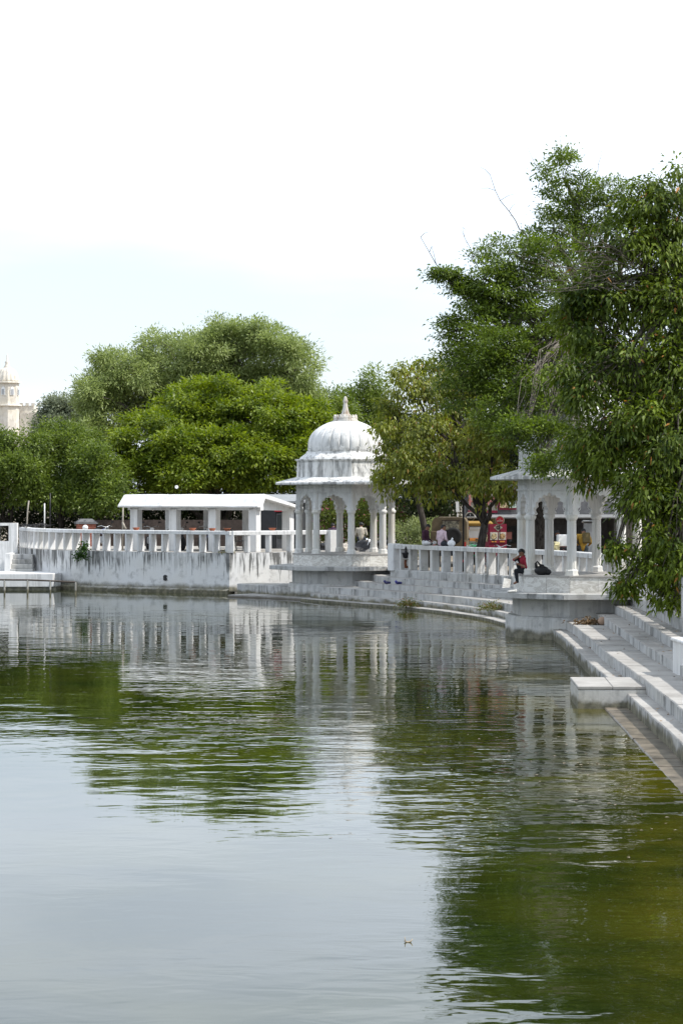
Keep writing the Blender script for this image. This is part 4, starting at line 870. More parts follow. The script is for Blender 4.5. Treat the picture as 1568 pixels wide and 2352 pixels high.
def motorcycle(paint, scooter=False):
    r = empty('motorcycle', (0, 0, 0))                # points along +x
    def tb(pts, rad, name, mt, n=8): m_ = MB(); m_.smooth = True; m_.tube(pts, rad, n); return m_.build(name, mt, r)
    rw_ = .22 if scooter else .30
    for x in (-.62, .62): wheel(r, (x, 0, rw_), rw_, .10, 'y', M_STEEL)
    tb([(-.6, 0, rw_), (-.25, 0, .42), (.25, 0, .38), (.42, 0, .85)], .035, 'frame', M_BLACK)
    for s in (-.07, .07): tb([(.62, s, rw_), (.40, s, .95)], .022, 'fork', M_STEEL)
    m_ = MB(); m_.smooth = True; m_.ball((.18, 0, .78), .2, 14, 8, (1.35, .62, .68)); m_.build('tank', paint, r)
    m_ = MB(); m_.smooth = True; m_.tube([(.02, 0, .80), (-.2, 0, .78), (-.5, 0, .82), (-.78, 0, .88)], [.08, .12, .12, .06], 10); m_.build('seat', M_BLACK, r)
    m_ = MB(); m_.box((.02, 0, .42), (.36, .22, .30)); link('engine', bev(m_.mesh('engine', M_GALV), .03), None, r)
    tb([(.0, .14, .30), (-.4, .16, .28), (-.85, .16, .38)], [.03, .045, .05], 'exhaust', M_STEEL)
    tb([(.30, -.36, 1.02), (.36, -.2, 1.06), (.42, 0, .98), (.36, .2, 1.06), (.30, .36, 1.02)], .016, 'handlebar', M_STEEL, 6)
    m_ = MB(); m_.smooth = True; m_.lathe([(.04, -.06), (.09, 0), (.095, .05), (.08, .055)], 16); o = m_.build('headlight', M_STEEL, r); o.location = (.52, 0, .92); o.rotation_euler = (0, R(90), 0)
    m_ = MB(); m_.smooth = True; m_.tube([(.36, 0, rw_ + .12), (.62, 0, rw_ * 2 + .05), (.86, 0, rw_ + .1)], [.05, .06, .04], 8); m_.build('mudguard', paint, r)
    for s in (-1, 1):
        m_ = MB(); m_.tube([(.36, s * .26, 1.04), (.34, s * .34, 1.2)], .008, 5); m_.box((.34, s * .36, 1.23), (.02, .11, .07)); m_.build('mirror', M_BLACK, r)
    if scooter:
        m_ = MB(); m_.box((.46, 0, .62), (.10, .36, .52), ry=-.35); link('leg_shield', bev(m_.mesh('leg_shield', paint), .04), None, r)
        m_ = MB(); m_.box((-.45, 0, .52), (.72, .34, .34)); link('rear_body', bev(m_.mesh('rear_body', paint), .09, 2), None, r)
    return r
M_BLUE = plain('blue_paint', (.02, .05, .22), .3, spec=.6); M_REDG = plain('glossy_red', (.33, .012, .03), .25, spec=.6); M_BLKG = plain('glossy_black', (.012, .012, .014), .25, spec=.6)
bk = motorcycle(M_BLKG); sc_ = motorcycle(M_REDG, True); bu = motorcycle(M_BLUE)
bk.location = (X(1163, 86.5), 86.5, 1.24); bk.rotation_euler = (0, 0, R(-125)); tag(bk, 'black motorcycle with a bright round headlight beside the food stall', 'motorcycle', 'motorcycles parked along the shore road')
sc_.location = (X(1104, 88.3), 88.3, 1.24); sc_.rotation_euler = (0, 0, R(200)); tag(sc_, 'red scooter parked in front of the food stall', 'scooter', 'motorcycles parked along the shore road')
bu.location = (X(470, 104.3), 104.3, 1.70); bu.rotation_euler = (0, 0, R(-70)); tag(bu, 'blue motorcycle behind the fins near the right end of the shelter', 'motorcycle', 'motorcycles parked along the shore road')
for src, u, Y, z, a, lb in ((bk, 405, 104.0, 1.70, -60, 'dark motorcycle seen through the fins below the middle of the shelter'), (bk, 345, 104.6, 1.70, -75, 'dark motorcycle parked under the left half of the shelter'), (bu, 235, 106.2, 1.70, -60, 'blue motorcycle behind the fins left of the shelter'),
                            (bk, 1245, 84.5, 1.24, -10, 'black motorcycle glimpsed behind the near pavilion columns'), (bk, 870, 103.0, 1.24, 170, 'dark motorcycle parked behind the right columns of the far pavilion')):
    o = copy_tree(src); o.location = (X(u, Y), Y, z); o.rotation_euler = (0, 0, R(a)); o['label'] = lb
# pole, white notice, cart, letter box
m_ = MB(); m_.smooth = True; m_.lathe([(.045, 0), (.04, .1), (.035, 3.3), (.06, 3.32), (.02, 3.4)], 12)
tag(m_.build('lamp_post', M_BLACK, None, loc=(X(1063.5, 90.3), 90.3, 1.24)), 'slim black post standing in front of the jeep', 'post')
m_ = MB(); m_.box((0, 0, .2), (.13, .03, .42), ry=-.06); m_.box((0, .03, -.9), (.04, .04, 2.0))
tag(m_.build('notice_board', M_WHITE, None, loc=P(1050, 1175, 97.0)), 'small blank white notice board sticking up behind the jeep', 'notice')
ct = empty('vendor_cart', (X(1300, 84.6), 84.6, 1.24), R(3), 'white ice box on a vendor cart behind the near pavilion', 'cart')
m_ = MB(); m_.box((0, 0, 1.26), (.66, .5, .42)); link('ice_box', bev(m_.mesh('ice_box', M_WHITE), .02), None, ct)
m_ = MB(); m_.box((0, 0, .98), (.8, .6, .05)); m_.build('deck', M_BLACK, ct)
m_ = MB(); m_.box((.10, -.256, 1.27), (.24, .008, .30)); pp_ = m_.build('paper_notice', plain('paper', (.62, .66, .74), .8), ct)
m_ = MB(); m_.lathe([(.03, 0), (.03, .005)], 12); o = m_.build('printed_seal', M_RED, pp_); o.location = (.06, -.262, 1.24); o.rotation_euler = (R(90), 0, 0)
for sx in (-.32, .32): wheel(ct, (sx, -.18, .30), .30, .05, 'x', M_STEEL); wheel(ct, (sx, .18, .30), .30, .05, 'x', M_STEEL)
for sx in (-.3, .3): m_ = MB(); m_.tube([(sx, 0, .3), (sx, 0, .97)], .02, 6); m_.build('leg', M_BLACK, ct)
m_ = MB(); m_.box((0, 0, .22), (.24, .3, .38), ry=.08); m_.box((.0, -.152, .2), (.16, .006, .2), ry=.08)
tag(link('sack', bev(m_.mesh('sack', plain('printed_sack', (.55, .50, .30), .8, var=.7, scale=7)), .05, 2), None, None, (X(1276, 84.2), 84.2, 2.05)), 'small printed sack hung at the left end of the vendor cart', 'sack')
m_ = MB(); m_.box((0, 0, .9), (.42, .3, 1.8)); m_.box((0, -.03, 1.86), (.56, .46, .06), rx=-.1)
tag(link('meter_box', bev(m_.mesh('meter_box', M_GALV), .01), None, None, (X(1352, 92), 92, 1.24)), 'grey metal cabinet standing behind the man in yellow', 'cabinet')
# kiosk and wall behind the shelter
kk = empty('kiosk', (X(628, 107), 107, 1.70), R(-12), 'charcoal kiosk with a glazed door and red valance beyond the shelter', 'kiosk')
m_ = MB(); m_.box((-.45, .8, 1.05), (1.1, 1.6, 2.1)); m_.box((.9, .8, 1.05), (.5, 1.6, 2.1)); m_.build('panel_wall', M_DGREY, kk)
m_ = MB(); m_.box((.38, .06, .8), (.52, .05, 1.6)); dr = m_.build('door', M_GREYP, kk)
m_ = MB(); m_.box((.38, .02, 1.0), (.42, .02, 1.1)); m_.build('pane', M_GLASSD, dr)
m_ = MB(); m_.box((.5, .0, 1.86), (.9, .06, .36)); m_.build('valance', M_RED, kk)
m_ = MB(); m_.box((.25, .7, 2.28), (2.6, 2.2, .08), rx=.14); m_.build('roof', M_GALV, kk)
bw = empty('brick_wall', (0, 0, 1.70), 0, 'low dark brown boundary wall behind the shelter', 'wall')
m_ = MB(); m_.box((X(420, 113), 113, .62), (8.4, .3, 1.25), rz=.06); m_.build('wall_face', M_BROWN, bw)
bp = empty('brick_pillar', (X(198, 112), 112, 1.24), .2, 'small red brick gate pillar with a cap behind the left balustrade', 'pillar')
for k in range(15):
    for j in range(2):
        m_ = MB(); m_.box(((j - .5) * .43 if k % 2 else 0, 0 if k % 2 else (j - .5) * .43, .07 + k * .1), (.41, .86, .088) if k % 2 else (.86, .41, .088)); m_.build('brick', M_BRICK, bp)
m_ = MB(); m_.box((0, 0, .75), (.80, .80, 1.5)); m_.build('core', M_BROWN, bp)
m_ = MB(); m_.box((0, 0, 1.58), (1.04, 1.04, .10)); m_.box((0, 0, 1.70), (.9, .9, .14), taper=.6); m_.build('cap', M_GREYP, bp)
# garden bench on the terrace
bn = empty('garden_bench', (X(553, 103.2), 103.2, 1.70), R(75), 'slatted garden bench with pale iron ends under the shelter', 'bench')
for k in range(4): m_ = MB(); m_.box((0, .05 + k * .11, .42), (1.2, .08, .03)); m_.build('seat_slat', M_DGREY, bn)
for k in range(5): m_ = MB(); m_.box((0, .47 + k * .03, .52 + k * .1), (1.2, .03, .075)); m_.build('back_slat', M_DGREY, bn)
for sx in (-.55, .55):
    m_ = MB(); m_.smooth = True; m_.tube([(sx, .0, 0), (sx, .06, .25), (sx, .03, .4), (sx, .2, .42), (sx, .44, .42), (sx, .62, 1.0)], .028, 6); m_.tube([(sx, .44, .42), (sx, .5, 0)], .028, 6); m_.tube([(sx, .0, .42), (sx, .0, .64), (sx, .5, .66)], .025, 6); m_.build('end_frame', M_CREAM, bn)
# far palace domes
def palace(label, u, Y, zt, s, extra=False):
    r = empty('palace_tower', (X(u, Y), Y, 1.2), .2, label, 'tower', 'palace towers on the skyline')
    M1 = white_mat('palace_stone_%d' % u, base=(.66, .62, .55), dark=(.28, .25, .21), streak=.4, mott=.35, cream=.5, sfreq=.8)
    m_ = MB(); m_.rings([octa(s, -1), octa(s, zt - 1.2 - 1.4 * s)]); m_.build('wall', M1, r)
    for zz in (zt - 1.2 - 1.4 * s, zt - 1.2 - 3.3 * s): m_ = MB(); m_.rings([octa(s * 1.22, zz - .06 * s), octa(s * 1.18, zz + .06 * s)]); m_.build('eave', M1, r)
    m_ = MB(); m_.smooth = True
    zb = zt - 1.2 - 1.34 * s
    m_.lathe([(s * .98 * math.cos(t) ** .8, zb + 1.2 * s * math.sin(t)) for t in np.linspace(0, 1.5, 14)], 96, rfun=lambda a, z: 1 - .06 * abs(math.sin(8 * a)) ** 3); dm = m_.build('dome', M1, r)
    m_ = MB(); m_.smooth = True; m_.lathe([(.34 * s, zb + 1.12 * s), (.22 * s, zb + 1.3 * s), (.16 * s, zb + 1.5 * s), (.20 * s, zb + 1.62 * s), (.09 * s, zb + 1.75 * s), (.05 * s, zb + 2.2 * s), (.01, zb + 2.35 * s)], 16); m_.build('finial', M1, r)
    for k in range(8):
        a = (k + .5) * math.pi / 4; rr_ = s * math.cos(math.pi / 8) + .03 * s
        m_ = MB(); m_.prism([(-.17 * s, 0), (.17 * s, 0), (.17 * s, .5 * s), (.1 * s, .66 * s), (0, .72 * s), (-.1 * s, .66 * s), (-.17 * s, .5 * s)], Matrix.Rotation(R(90), 4, 'X'), .04 * s); w = m_.build('window', M_WHITE, r, loc=(rr_ * math.cos(a), rr_ * math.sin(a), zb - 1.15 * s), rot=(0, 0, a + R(90)))
        m_ = MB(); m_.box((0, -.055 * s, .28 * s), (.22 * s, .03 * s, .44 * s)); m_.build('pane', M_GALV, w)
    return r
pt_ = palace('cream palace tower with a ribbed dome at the far left', 17, 420, Z(868, 420) + 2.2, 2.15)
palace('small distant domed tower between the trees at the left', 180, 520, Z(925, 520) + 1.6, 1.55)
pw = empty('palace_wing', (X(40, 425), 425, 1.2), 0, 'low cream palace wing with a parapet beside the domed tower', 'building')
M_PAL = white_mat('palace_wing_stone', base=(.64, .60, .53), dark=(.25, .21, .17), streak=.4, mott=.35, sfreq=.8)
m_ = MB(); m_.box((.6, 2, 9.6), (5.0, 6, 19.2)); m_.box((3.2, 1, 8.9), (5, 5, 18)); m_.build('wall', M_PAL, pw)
for k in range(6): m_ = MB(); m_.box((-1.2 + k * 1.05, -1.02, 19.4), (.6, .3, .5)); m_.build('merlon', M_PAL, pw)
for k in range(3): m_ = MB(); m_.box((.2 + k * 1.5, -1.05, 17.2), (.7, .2, 1.0)); m_.build('window', M_DGREY, pw)
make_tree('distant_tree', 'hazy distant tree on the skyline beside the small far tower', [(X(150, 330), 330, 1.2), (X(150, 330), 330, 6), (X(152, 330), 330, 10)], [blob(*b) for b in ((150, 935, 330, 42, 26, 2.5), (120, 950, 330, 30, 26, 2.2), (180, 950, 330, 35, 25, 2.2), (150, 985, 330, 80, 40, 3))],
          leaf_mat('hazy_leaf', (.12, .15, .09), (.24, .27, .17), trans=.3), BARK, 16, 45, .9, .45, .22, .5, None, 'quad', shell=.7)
# street tree behind the near pavilion
bl_ = [blob(*b) for b in ((1330, 860, 86, 150, 70, 2.4), (1240, 930, 86, 110, 70, 2.2), (1430, 900, 86, 120, 80, 2.4), (1330, 980, 85, 150, 60, 2.2), (1480, 1000, 86, 100, 70, 2.2), (1560, 960, 86, 110, 90, 2.4), (1400, 1070, 87, 130, 40, 1.8), (1270, 1060, 87, 80, 35, 1.6), (1560, 1100, 90, 120, 60, 2))]
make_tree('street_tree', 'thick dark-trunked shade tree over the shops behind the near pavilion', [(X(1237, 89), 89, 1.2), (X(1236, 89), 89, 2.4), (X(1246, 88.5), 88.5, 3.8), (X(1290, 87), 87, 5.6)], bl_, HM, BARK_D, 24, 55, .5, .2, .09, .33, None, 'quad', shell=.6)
# ---------------------------------------------------------------- people
SKIN = plain('brown_skin', (.23, .115, .07), .55, var=.08); HAIR = plain('black_hair', (.010, .009, .009), .5, var=.3, scale=40)
def human(name, label, loc, rz, J, shirt, pants, shoe=None, vox=.011, sleeves='long', group=None, cap=None):
    """one continuous body grown round a posed skeleton. local axes: +x forward, +y to the person's left, z up"""
    root = empty(name, loc, rz, label, 'person', group)
    V_ = {k: Vector(v) for k, v in J.items()}
    prims = []                                        # (a, b, ra, rb, material)
    def cap_(a, b, ra, rb, m): prims.append((V_[a] if isinstance(a, str) else a, V_[b] if isinstance(b, str) else b, ra, rb, m))
    SH, PA, SK, FO = 0, 1, 2, 3
    fw = Vector((1, 0, 0))
    lat = (V_['shl'] - V_['shr']).normalized()
    cap_('pelvis', 'spine', .135, .125, PA if False else SH); cap_('spine', 'chest', .13, .145, SH)
    for s in 'lr':
        sg = 1 if s == 'l' else -1
        cap_(V_['pelvis'], 'hip' + s, .125, .11, PA); cap_(V_['chest'], 'sh' + s, .12, .072, SH); cap_(V_['spine'] + lat * sg * .05, V_['chest'] + lat * sg * .07, .115, .115, SH)
        cap_('sh' + s, 'el' + s, .062, .045, SH); cap_('el' + s, 'wr' + s, .044, .030, SH if sleeves == 'long' else SK)
        cap_('hip' + s, 'kn' + s, .098, .066, PA); cap_('kn' + s, 'an' + s, .064, .046, PA); cap_('an' + s, 'to' + s, .042, .030, FO)
        w = V_['wr' + s]; hd = V_.get('hd' + s, (w - V_['el' + s]).normalized())
        hd = hd.normalized(); sd_ = hd.cross(Vector((0, 0, 1))); sd_ = sd_.normalized() if sd_.length > .1 else Vector((0, 1, 0)); pn = hd.cross(sd_)
        cap_(w, w + hd * .07, .028, .034, SK)
        for q, ln in ((-1.5, .062), (-.5, .075), (.5, .072), (1.5, .056)):
            b0 = w + hd * .075 + sd_ * q * .019; b1 = b0 + hd * ln * .55 - pn * .006; b2 = b1 + hd * ln * .4 - pn * .028
            cap_(b0, b1, .0095, .009, SK); cap_(b1, b2, .009, .0075, SK)
        t0 = w + hd * .025 + sd_ * -sg * .03; cap_(t0, t0 + (hd * .6 - sd_ * sg * .7) * .05, .012, .009, SK)
    cap_('chest', 'neck', .085, .055, SH); cap_('neck', V_['head'] - (V_['head'] - V_['neck']) * .2, .052, .055, SK)
    h = V_['head']; up = (h - V_['neck']).normalized(); f = V_['face'].normalized(); f = (f - up * f.dot(up) * .4).normalized()
    hs = f.cross(up).normalized(); up2 = hs.cross(f).normalized()
    cap_(h + up2 * .025 - f * .015, h + up2 * .025 + f * .01, .088, .083, SK); cap_(h - up2 * .03 + f * .02, h - up2 * .075 + f * .05, .068, .036, SK)
    cap_(h + f * .088 + up2 * .01, h + f * .102 - up2 * .022, .010, .016, SK)                                  # nose
    cap_(h + f * .083 - up2 * .052 - hs * .018, h + f * .083 - up2 * .052 + hs * .018, .010, .010, SK)             # lips
    for sg in (-1, 1): cap_(h + hs * sg * .083 + up2 * .012, h + hs * sg * .083 - up2 * .022, .016, .010, SK); cap_(h + f * .075 + up2 * .035 + hs * sg * .018, h + f * .066 + up2 * .036 + hs * sg * .046, .012, .010, SK)
    m_ = MB()
    for a, b, ra, rb, mt in prims:
        m_.ball(a, ra, 10, 6); m_.ball(b, rb, 10, 6)
        if (b - a).length > 1e-4: m_.tube([a, b], [ra, rb], 10)
    me = m_.mesh('tmp'); o = bpy.data.objects.new('tmp', me); C.objects.link(o)
    md = o.modifiers.new('r', 'REMESH'); md.mode = 'VOXEL'; md.voxel_size = vox; md.use_smooth_shade = True
    sm = o.modifiers.new('s', 'SMOOTH'); sm.iterations = 3; sm.factor = .5
    bm_ = bpy.data.meshes.new_from_object(o.evaluated_get(bpy.context.evaluated_depsgraph_get())); bpy.data.objects.remove(o); bpy.data.meshes.remove(me)
    bm_.name = 'body'; bm_.materials.clear()
    for mt in (shirt, pants, SKIN, shoe or SKIN): bm_.materials.append(mt)
    n = len(bm_.polygons); cen = np.empty(n * 3, np.float32); bm_.polygons.foreach_get('center', cen); cen = cen.reshape(-1, 3)
    best = np.full(n, 1e9); mi = np.zeros(n, np.int32)
    for a, b, ra, rb, mt in prims:
        a_, b_ = np.array(a), np.array(b); d = b_ - a_; L2 = max(1e-8, d @ d); t = np.clip(((cen - a_) @ d) / L2, 0, 1)
        dist = np.linalg.norm(cen - (a_ + t[:, None] * d), axis=1) - (ra + (rb - ra) * t)
        s_ = dist < best; best = np.where(s_, dist, best); mi = np.where(s_, mt, mi)
    bm_.polygons.foreach_set('material_index', mi); bm_.polygons.foreach_set('use_smooth', np.ones(n, bool))
    link('body', bm_, None, root)
    hm = MB(); hm.smooth = True; rs = []                                                                        # hair
    Rm = Matrix((f, hs, up2)).transposed()
    for i in range(7):
        th = 1.75 * i / 6
        ring = []
        for k in range(20):
            a = 2 * math.pi * k / 20; lim = th * (.72 if math.cos(a) > .25 else (1.25 if math.cos(a) < -.2 else .98))
            q = Vector((math.sin(lim) * math.cos(a) * .104, math.sin(lim) * math.sin(a) * .096, math.cos(lim) * .104 + random.uniform(-.004, .004)))
            ring.append(h + up2 * .024 + Rm @ q)
        rs.append(ring)
    hm.rings(rs[::-1], False, True); hm.build('hair', cap or HAIR, root)
    em_ = MB()
    for sg in (-1, 1): em_.ball(h + f * .083 + up2 * .012 + hs * sg * .031, .010, 8, 5)
    em_.build('eyes', M_BLACK, root)
    return root
def cloth(nm, c): return plain(nm, c, .9, var=.18, scale=9, bumps=.3)
# reader with a phone on the near pavilion's edge
PB = Vector((X(1206, 68.3), 68.3, 1.815))
human('person', 'young person in red and black sitting against a pavilion column, looking at a phone', PB, R(186),
      dict(pelvis=(0, 0, .12), spine=(.0, 0, .27), chest=(.03, 0, .42), neck=(.075, 0, .53), head=(.105, 0, .63), face=(.85, .25, -.55),
           shr=(.04, -.16, .45), elr=(.31, -.15, .43), wrr=(.19, -.05, .53), hdr=(-.5, .35, .5), shl=(.02, .17, .45), ell=(.02, .25, .22), wrl=(.18, .12, .29), hdl=(.9, -.2, .25),
           hipr=(.03, -.09, .11), knr=(.24, -.13, .42), anr=(.15, -.10, .08), tor=(.27, -.10, .04), hipl=(.03, .1, .11), knl=(.31, .16, .11), anl=(.27, .15, -.20), tol=(.36, .15, -.25)),
      cloth('red_shirt', (.24, .012, .028)), cloth('black_trousers', (.016, .018, .022)), vox=.008, sleeves='short')
m_ = MB(); m_.box((0, 0, 0), (.075, .012, .145), rx=.0, ry=.9); tag(link('phone', bev(m_.mesh('phone', M_WHITE), .004), None, None, PB + Vector((-.285, -.115, .335)), (0, 0, .2)), 'white phone held by the seated person in red', 'phone')
SIT = dict(pelvis=(0, 0, .12), spine=(.0, 0, .30), chest=(.03, 0, .46), neck=(.05, 0, .58), head=(.08, 0, .69), face=(1, 0, -.2),
           shr=(.02, -.18, .50), elr=(.02, -.25, .26), wrr=(.2, -.16, .16), shl=(.02, .18, .50), ell=(.02, .25, .26), wrl=(.2, .16, .16),
           hipr=(.02, -.1, .1), knr=(.40, -.12, .10), anr=(.40, -.12, -.32), tor=(.54, -.12, -.36), hipl=(.02, .1, .1), knl=(.40, .12, .10), anl=(.40, .12, -.32), tol=(.54, .12, -.36))
cross = dict(SIT, knr=(.26, -.32, .10), anr=(.24, .06, .06), tor=(.26, .18, .04), knl=(.26, .32, .10), anl=(.30, -.06, .07), tol=(.32, -.18, .05), head=(.12, -.02, .68), face=(.9, -.35, -.35))
WHT = cloth('white_trousers', (.60, .60, .60)); DKP = cloth('dark_trousers', (.035, .04, .05))
human('person', 'person in a dark maroon shirt sitting cross-legged on the balustrade by the jeep', (X(976, 87.6), 87.75, 2.25), R(-25), cross, cloth('maroon_shirt', (.045, .015, .03)), WHT, M_BLACK)
human('person', 'man in a pale pink shirt sitting on the balustrade with his back to the water', (X(1013, 86.6), 86.75, 2.25), R(38), dict(SIT, head=(.10, .0, .67), face=(.9, -.55, -.1)), cloth('pink_shirt', (.52, .40, .44)), DKP, M_BLACK)
human('person', 'person in a cream shirt sitting with their back to us beyond the far pavilion', (X(829, 104.5), 104.5, 2.12), R(88), dict(SIT), cloth('cream_shirt', (.42, .38, .31)), DKP, M_BLACK, vox=.014)
human('person', 'person in dark purple half hidden by a back column of the far pavilion', (X(765, 104.6), 104.6, 2.10), R(80), dict(SIT, head=(.12, .03, .66)), cloth('purple_shirt', (.045, .02, .045)), DKP, M_BLACK, vox=.014)
STAND = dict(pelvis=(0, 0, .95), spine=(.05, 0, 1.12), chest=(.16, 0, 1.30), neck=(.27, 0, 1.42), head=(.36, 0, 1.50), face=(.8, 0, -.7),
             shr=(.16, -.19, 1.36), elr=(.10, -.30, 1.12), wrr=(.30, -.20, 1.02), shl=(.16, .19, 1.36), ell=(.10, .30, 1.12), wrl=(.30, .20, 1.02),
             hipr=(0, -.1, .92), knr=(.03, -.11, .50), anr=(-.02, -.11, .09), tor=(.13, -.12, .04), hipl=(0, .1, .92), knl=(.03, .11, .50), anl=(-.02, .11, .09), tol=(.13, .12, .04))
human('person', 'man in a mustard yellow jacket leaning forward behind the near pavilion, back turned', (X(1338, 84.8), 84.8, 1.30), R(82), dict(STAND), cloth('mustard_jacket', (.36, .21, .03)), cloth('slate_trousers', (.05, .065, .075)), M_BLACK)
m_ = MB(); m_.box((0, 0, .2), (.28, .16, .40)); m_.tube([(-.1, .05, .38), (-.1, .16, .36), (-.1, .16, .1)], .02, 6); m_.tube([(.1, .05, .38), (.1, .16, .36), (.1, .16, .1)], .02, 6)
tag(link('backpack', bev(m_.mesh('backpack', cloth('brown_pack', (.10, .075, .03))), .04, 2), None, None, (X(1346, 84.6), 84.58, 2.40), (R(-24), 0, 0)), 'brown backpack on the back of the man in yellow', 'backpack')
human('person', 'person in a reddish checked shirt bent behind the white ice box', (X(1299, 86), 86.0, 1.24), R(200), dict(STAND), cloth('check_shirt', (.34, .14, .12)), DKP, M_BLACK)
# ---------------------------------------------------------------- small things
# black bag on the pavilion floor
m_ = MB(); m_.smooth = True
m_.ball((0, 0, .13), .17, 16, 9, (1.25, .75, .85)); m_.ball((.16, -.02, .09), .10, 12, 7, (1.2, .8, .9)); m_.tube([(-.14, 0, .2), (-.17, 0, .34), (-.13, 0, .40), (-.05, 0, .30), (.06, 0, .26)], [.05, .035, .02, .03, .04], 8)
bo = m_.build('bag', plain('black_nylon', (.012, .012, .013), .5, var=.4, bumps=.5), None, loc=(X(1243, 67.7), 67.7, 1.82)); tag(bo, 'slumped black bag on the pavilion floor beside the column', 'bag')
def shoe(label, u, Y, z, a):
    m_ = MB(); m_.smooth = True; m_.tube([(0, 0, .035), (.06, 0, .04), (.14, 0, .05), (.22, 0, .055), (.27, 0, .05)], [.028, .038, .036, .04, .028], 10); m_.ball((.24, 0, .08), .035, 8, 5)
    tag(m_.build('shoe', plain('white_canvas_' + str(u), (.60, .59, .56), .9), None, loc=(X(u, Y), Y, z), rot=(0, 0, a)), label, 'shoe', 'shoes on the ledge')
shoe('white canvas shoe on the ledge, the one nearer the water', 1164, 66.9, 1.335, .1); shoe('white canvas shoe on the ledge, the one nearer the column', 1168, 67.2, 1.335, -.1)
m_ = MB(); m_.box((0, 0, .16), (.26, .05, .36), ry=.25); tag(link('stone_tablet', bev(m_.mesh('stone_tablet', M_MARBLE), .01), None, None, (X(1163, 78.6), 78.6, 1.0), (R(-14), 0, .2)), 'loose white marble slab leaning against the step wall', 'slab')
m_ = MB(); m_.smooth = True; m_.ball((0, 0, .11), .13, 12, 8, (1.15, .8, .95)); m_.tube([(.02, 0, .2), (.03, 0, .27), (.06, 0, .30)], [.06, .03, .04], 8)
tag(m_.build('carrier_bag', plain('white_polythene', (.70, .71, .72), .4, var=.1, bumps=.6), None, loc=(X(1036, 86.15), 86.2, 2.25)), 'knotted white carrier bag on the balustrade rail', 'carrier bag')
# urn lamp on a bracket
ul = empty('urn_lamp', (X(931, 89.0), 88.75, 1.36), 0, 'small black urn-shaped lamp on a rusty bracket at the end of the balustrade', 'lamp')
m_ = MB(); m_.smooth = True; m_.lathe([(.05, .38), (.11, .42), (.13, .52), (.16, .58), (.16, .60), (.06, .61), (.03, .68), (.05, .74), (.02, .80), (.01, .84)], 16); m_.build('urn', M_BLACK, ul)
m_ = MB(); m_.lathe([(.15, .33), (.15, .36)], 16); m_.build('collar', M_CREAM, ul)
m_ = MB(); m_.smooth = True; m_.tube([(.1, .1, .05), (.0, 0, .06), (-.02, 0, .2), (0, 0, .34)], [.05, .06, .05, .06], 8); m_.build('bracket', plain('rust', (.16, .06, .03), .9), ul)
# plant clumps and litter on the steps
WEED = leaf_mat('weed_leaf', (.05, .075, .012), (.17, .17, .035), (.22, .10, .04), trans=.3, cfrac=.15); FRESH = leaf_mat('wall_plant_leaf', (.02, .055, .01), (.06, .12, .02), trans=.3)
def clump(name, label, c, r3, n, mat, Ln=.14, Wd=.035, cat='plant'):
    off = rng.normal(size=(n, 3)) * np.array(r3); off[:, 2] = np.abs(off[:, 2])
    v, f = leaf_arrays(off, unit(off) + rng.normal(size=(n, 3)) * .6 + np.array([0, -.2, .2]), rng.normal(size=(n, 3)) + np.array([0, 0, 1]), Ln * rng.uniform(.6, 1.3, n), Wd * rng.uniform(.7, 1.3, n), .3)
    tag(link(name, fast_mesh(name, v, f, mat), None, None, c), label, cat, kind='stuff')
clump('weed_clump', 'heap of wilted green weeds on the lowest step below the far pavilion', (X(936, 84.6), 84.6, .12), (.19, .14, .11), 600, WEED, .11, .03)
clump('weed_clump', 'wilted weed heap on the steps just left of the near pavilion drum', (X(1128, 78.2), 78.2, .32), (.20, .16, .10), 560, WEED, .11, .03)
clump('wall_plant', 'small leafy plant sprouting from the crack in the left terrace wall', (X(186, 101.9), 102.05, 1.35), (.13, .08, .22), 260, FRESH, .13, .085)
clump('wall_plant', 'trailing sprig hanging from the top of the left wall plant', (X(193, 101.8), 102.0, 1.72), (.09, .08, .14), 130, FRESH, .13, .09)
clump('moss_tuft', 'mossy tuft in the gap beside the terrace wall corner', (X(520, 98.5), 98.45, 1.70), (.16, .08, .05), 260, WEED, .08, .03, 'moss')
clump('leaf_litter', 'brown leaf litter heaped in the corner between drum and steps', (X(1367, 64.9), 64.95, .56), (.28, .12, .06), 420, leaf_mat('dry_leaf', (.10, .06, .03), (.26, .17, .08), trans=.1), .11, .05, 'leaf litter')
m_ = MB(); m_.smooth = True; m_.ball((0, 0, .11), .12, 14, 9, (1, .95, .95)); tag(m_.build('clay_pot', plain('dusty_clay', (.36, .25, .18), .9), None, loc=(X(1382, 64.7), 64.7, .55)), 'round dusty clay pot lying in the corner by the drum', 'pot')
for k, (dx, c) in enumerate(((0, (.03, .03, .10)), (.42, (.04, .04, .20)))):
    m_ = MB(); m_.smooth = True; m_.ball((0, 0, .05), .07, 10, 7, (1.5, 1, .8)); m_.ball((.09, .03, .05), .05, 8, 6, (1.2, .8, 1)); m_.ball((-.08, -.02, .1), .05, 8, 6)
    tag(m_.build('plastic_wrapper', plain('blue_wrapper_%d' % k, c, .4, var=.9, scale=12), None, loc=(X(888, 88.6) + dx, 88.6 - dx * .6, .78)), ('crumpled blue wrapper on the steps nearer the far pavilion', 'bright blue plastic wrapper on the steps below the urn lamp')[k], 'litter')
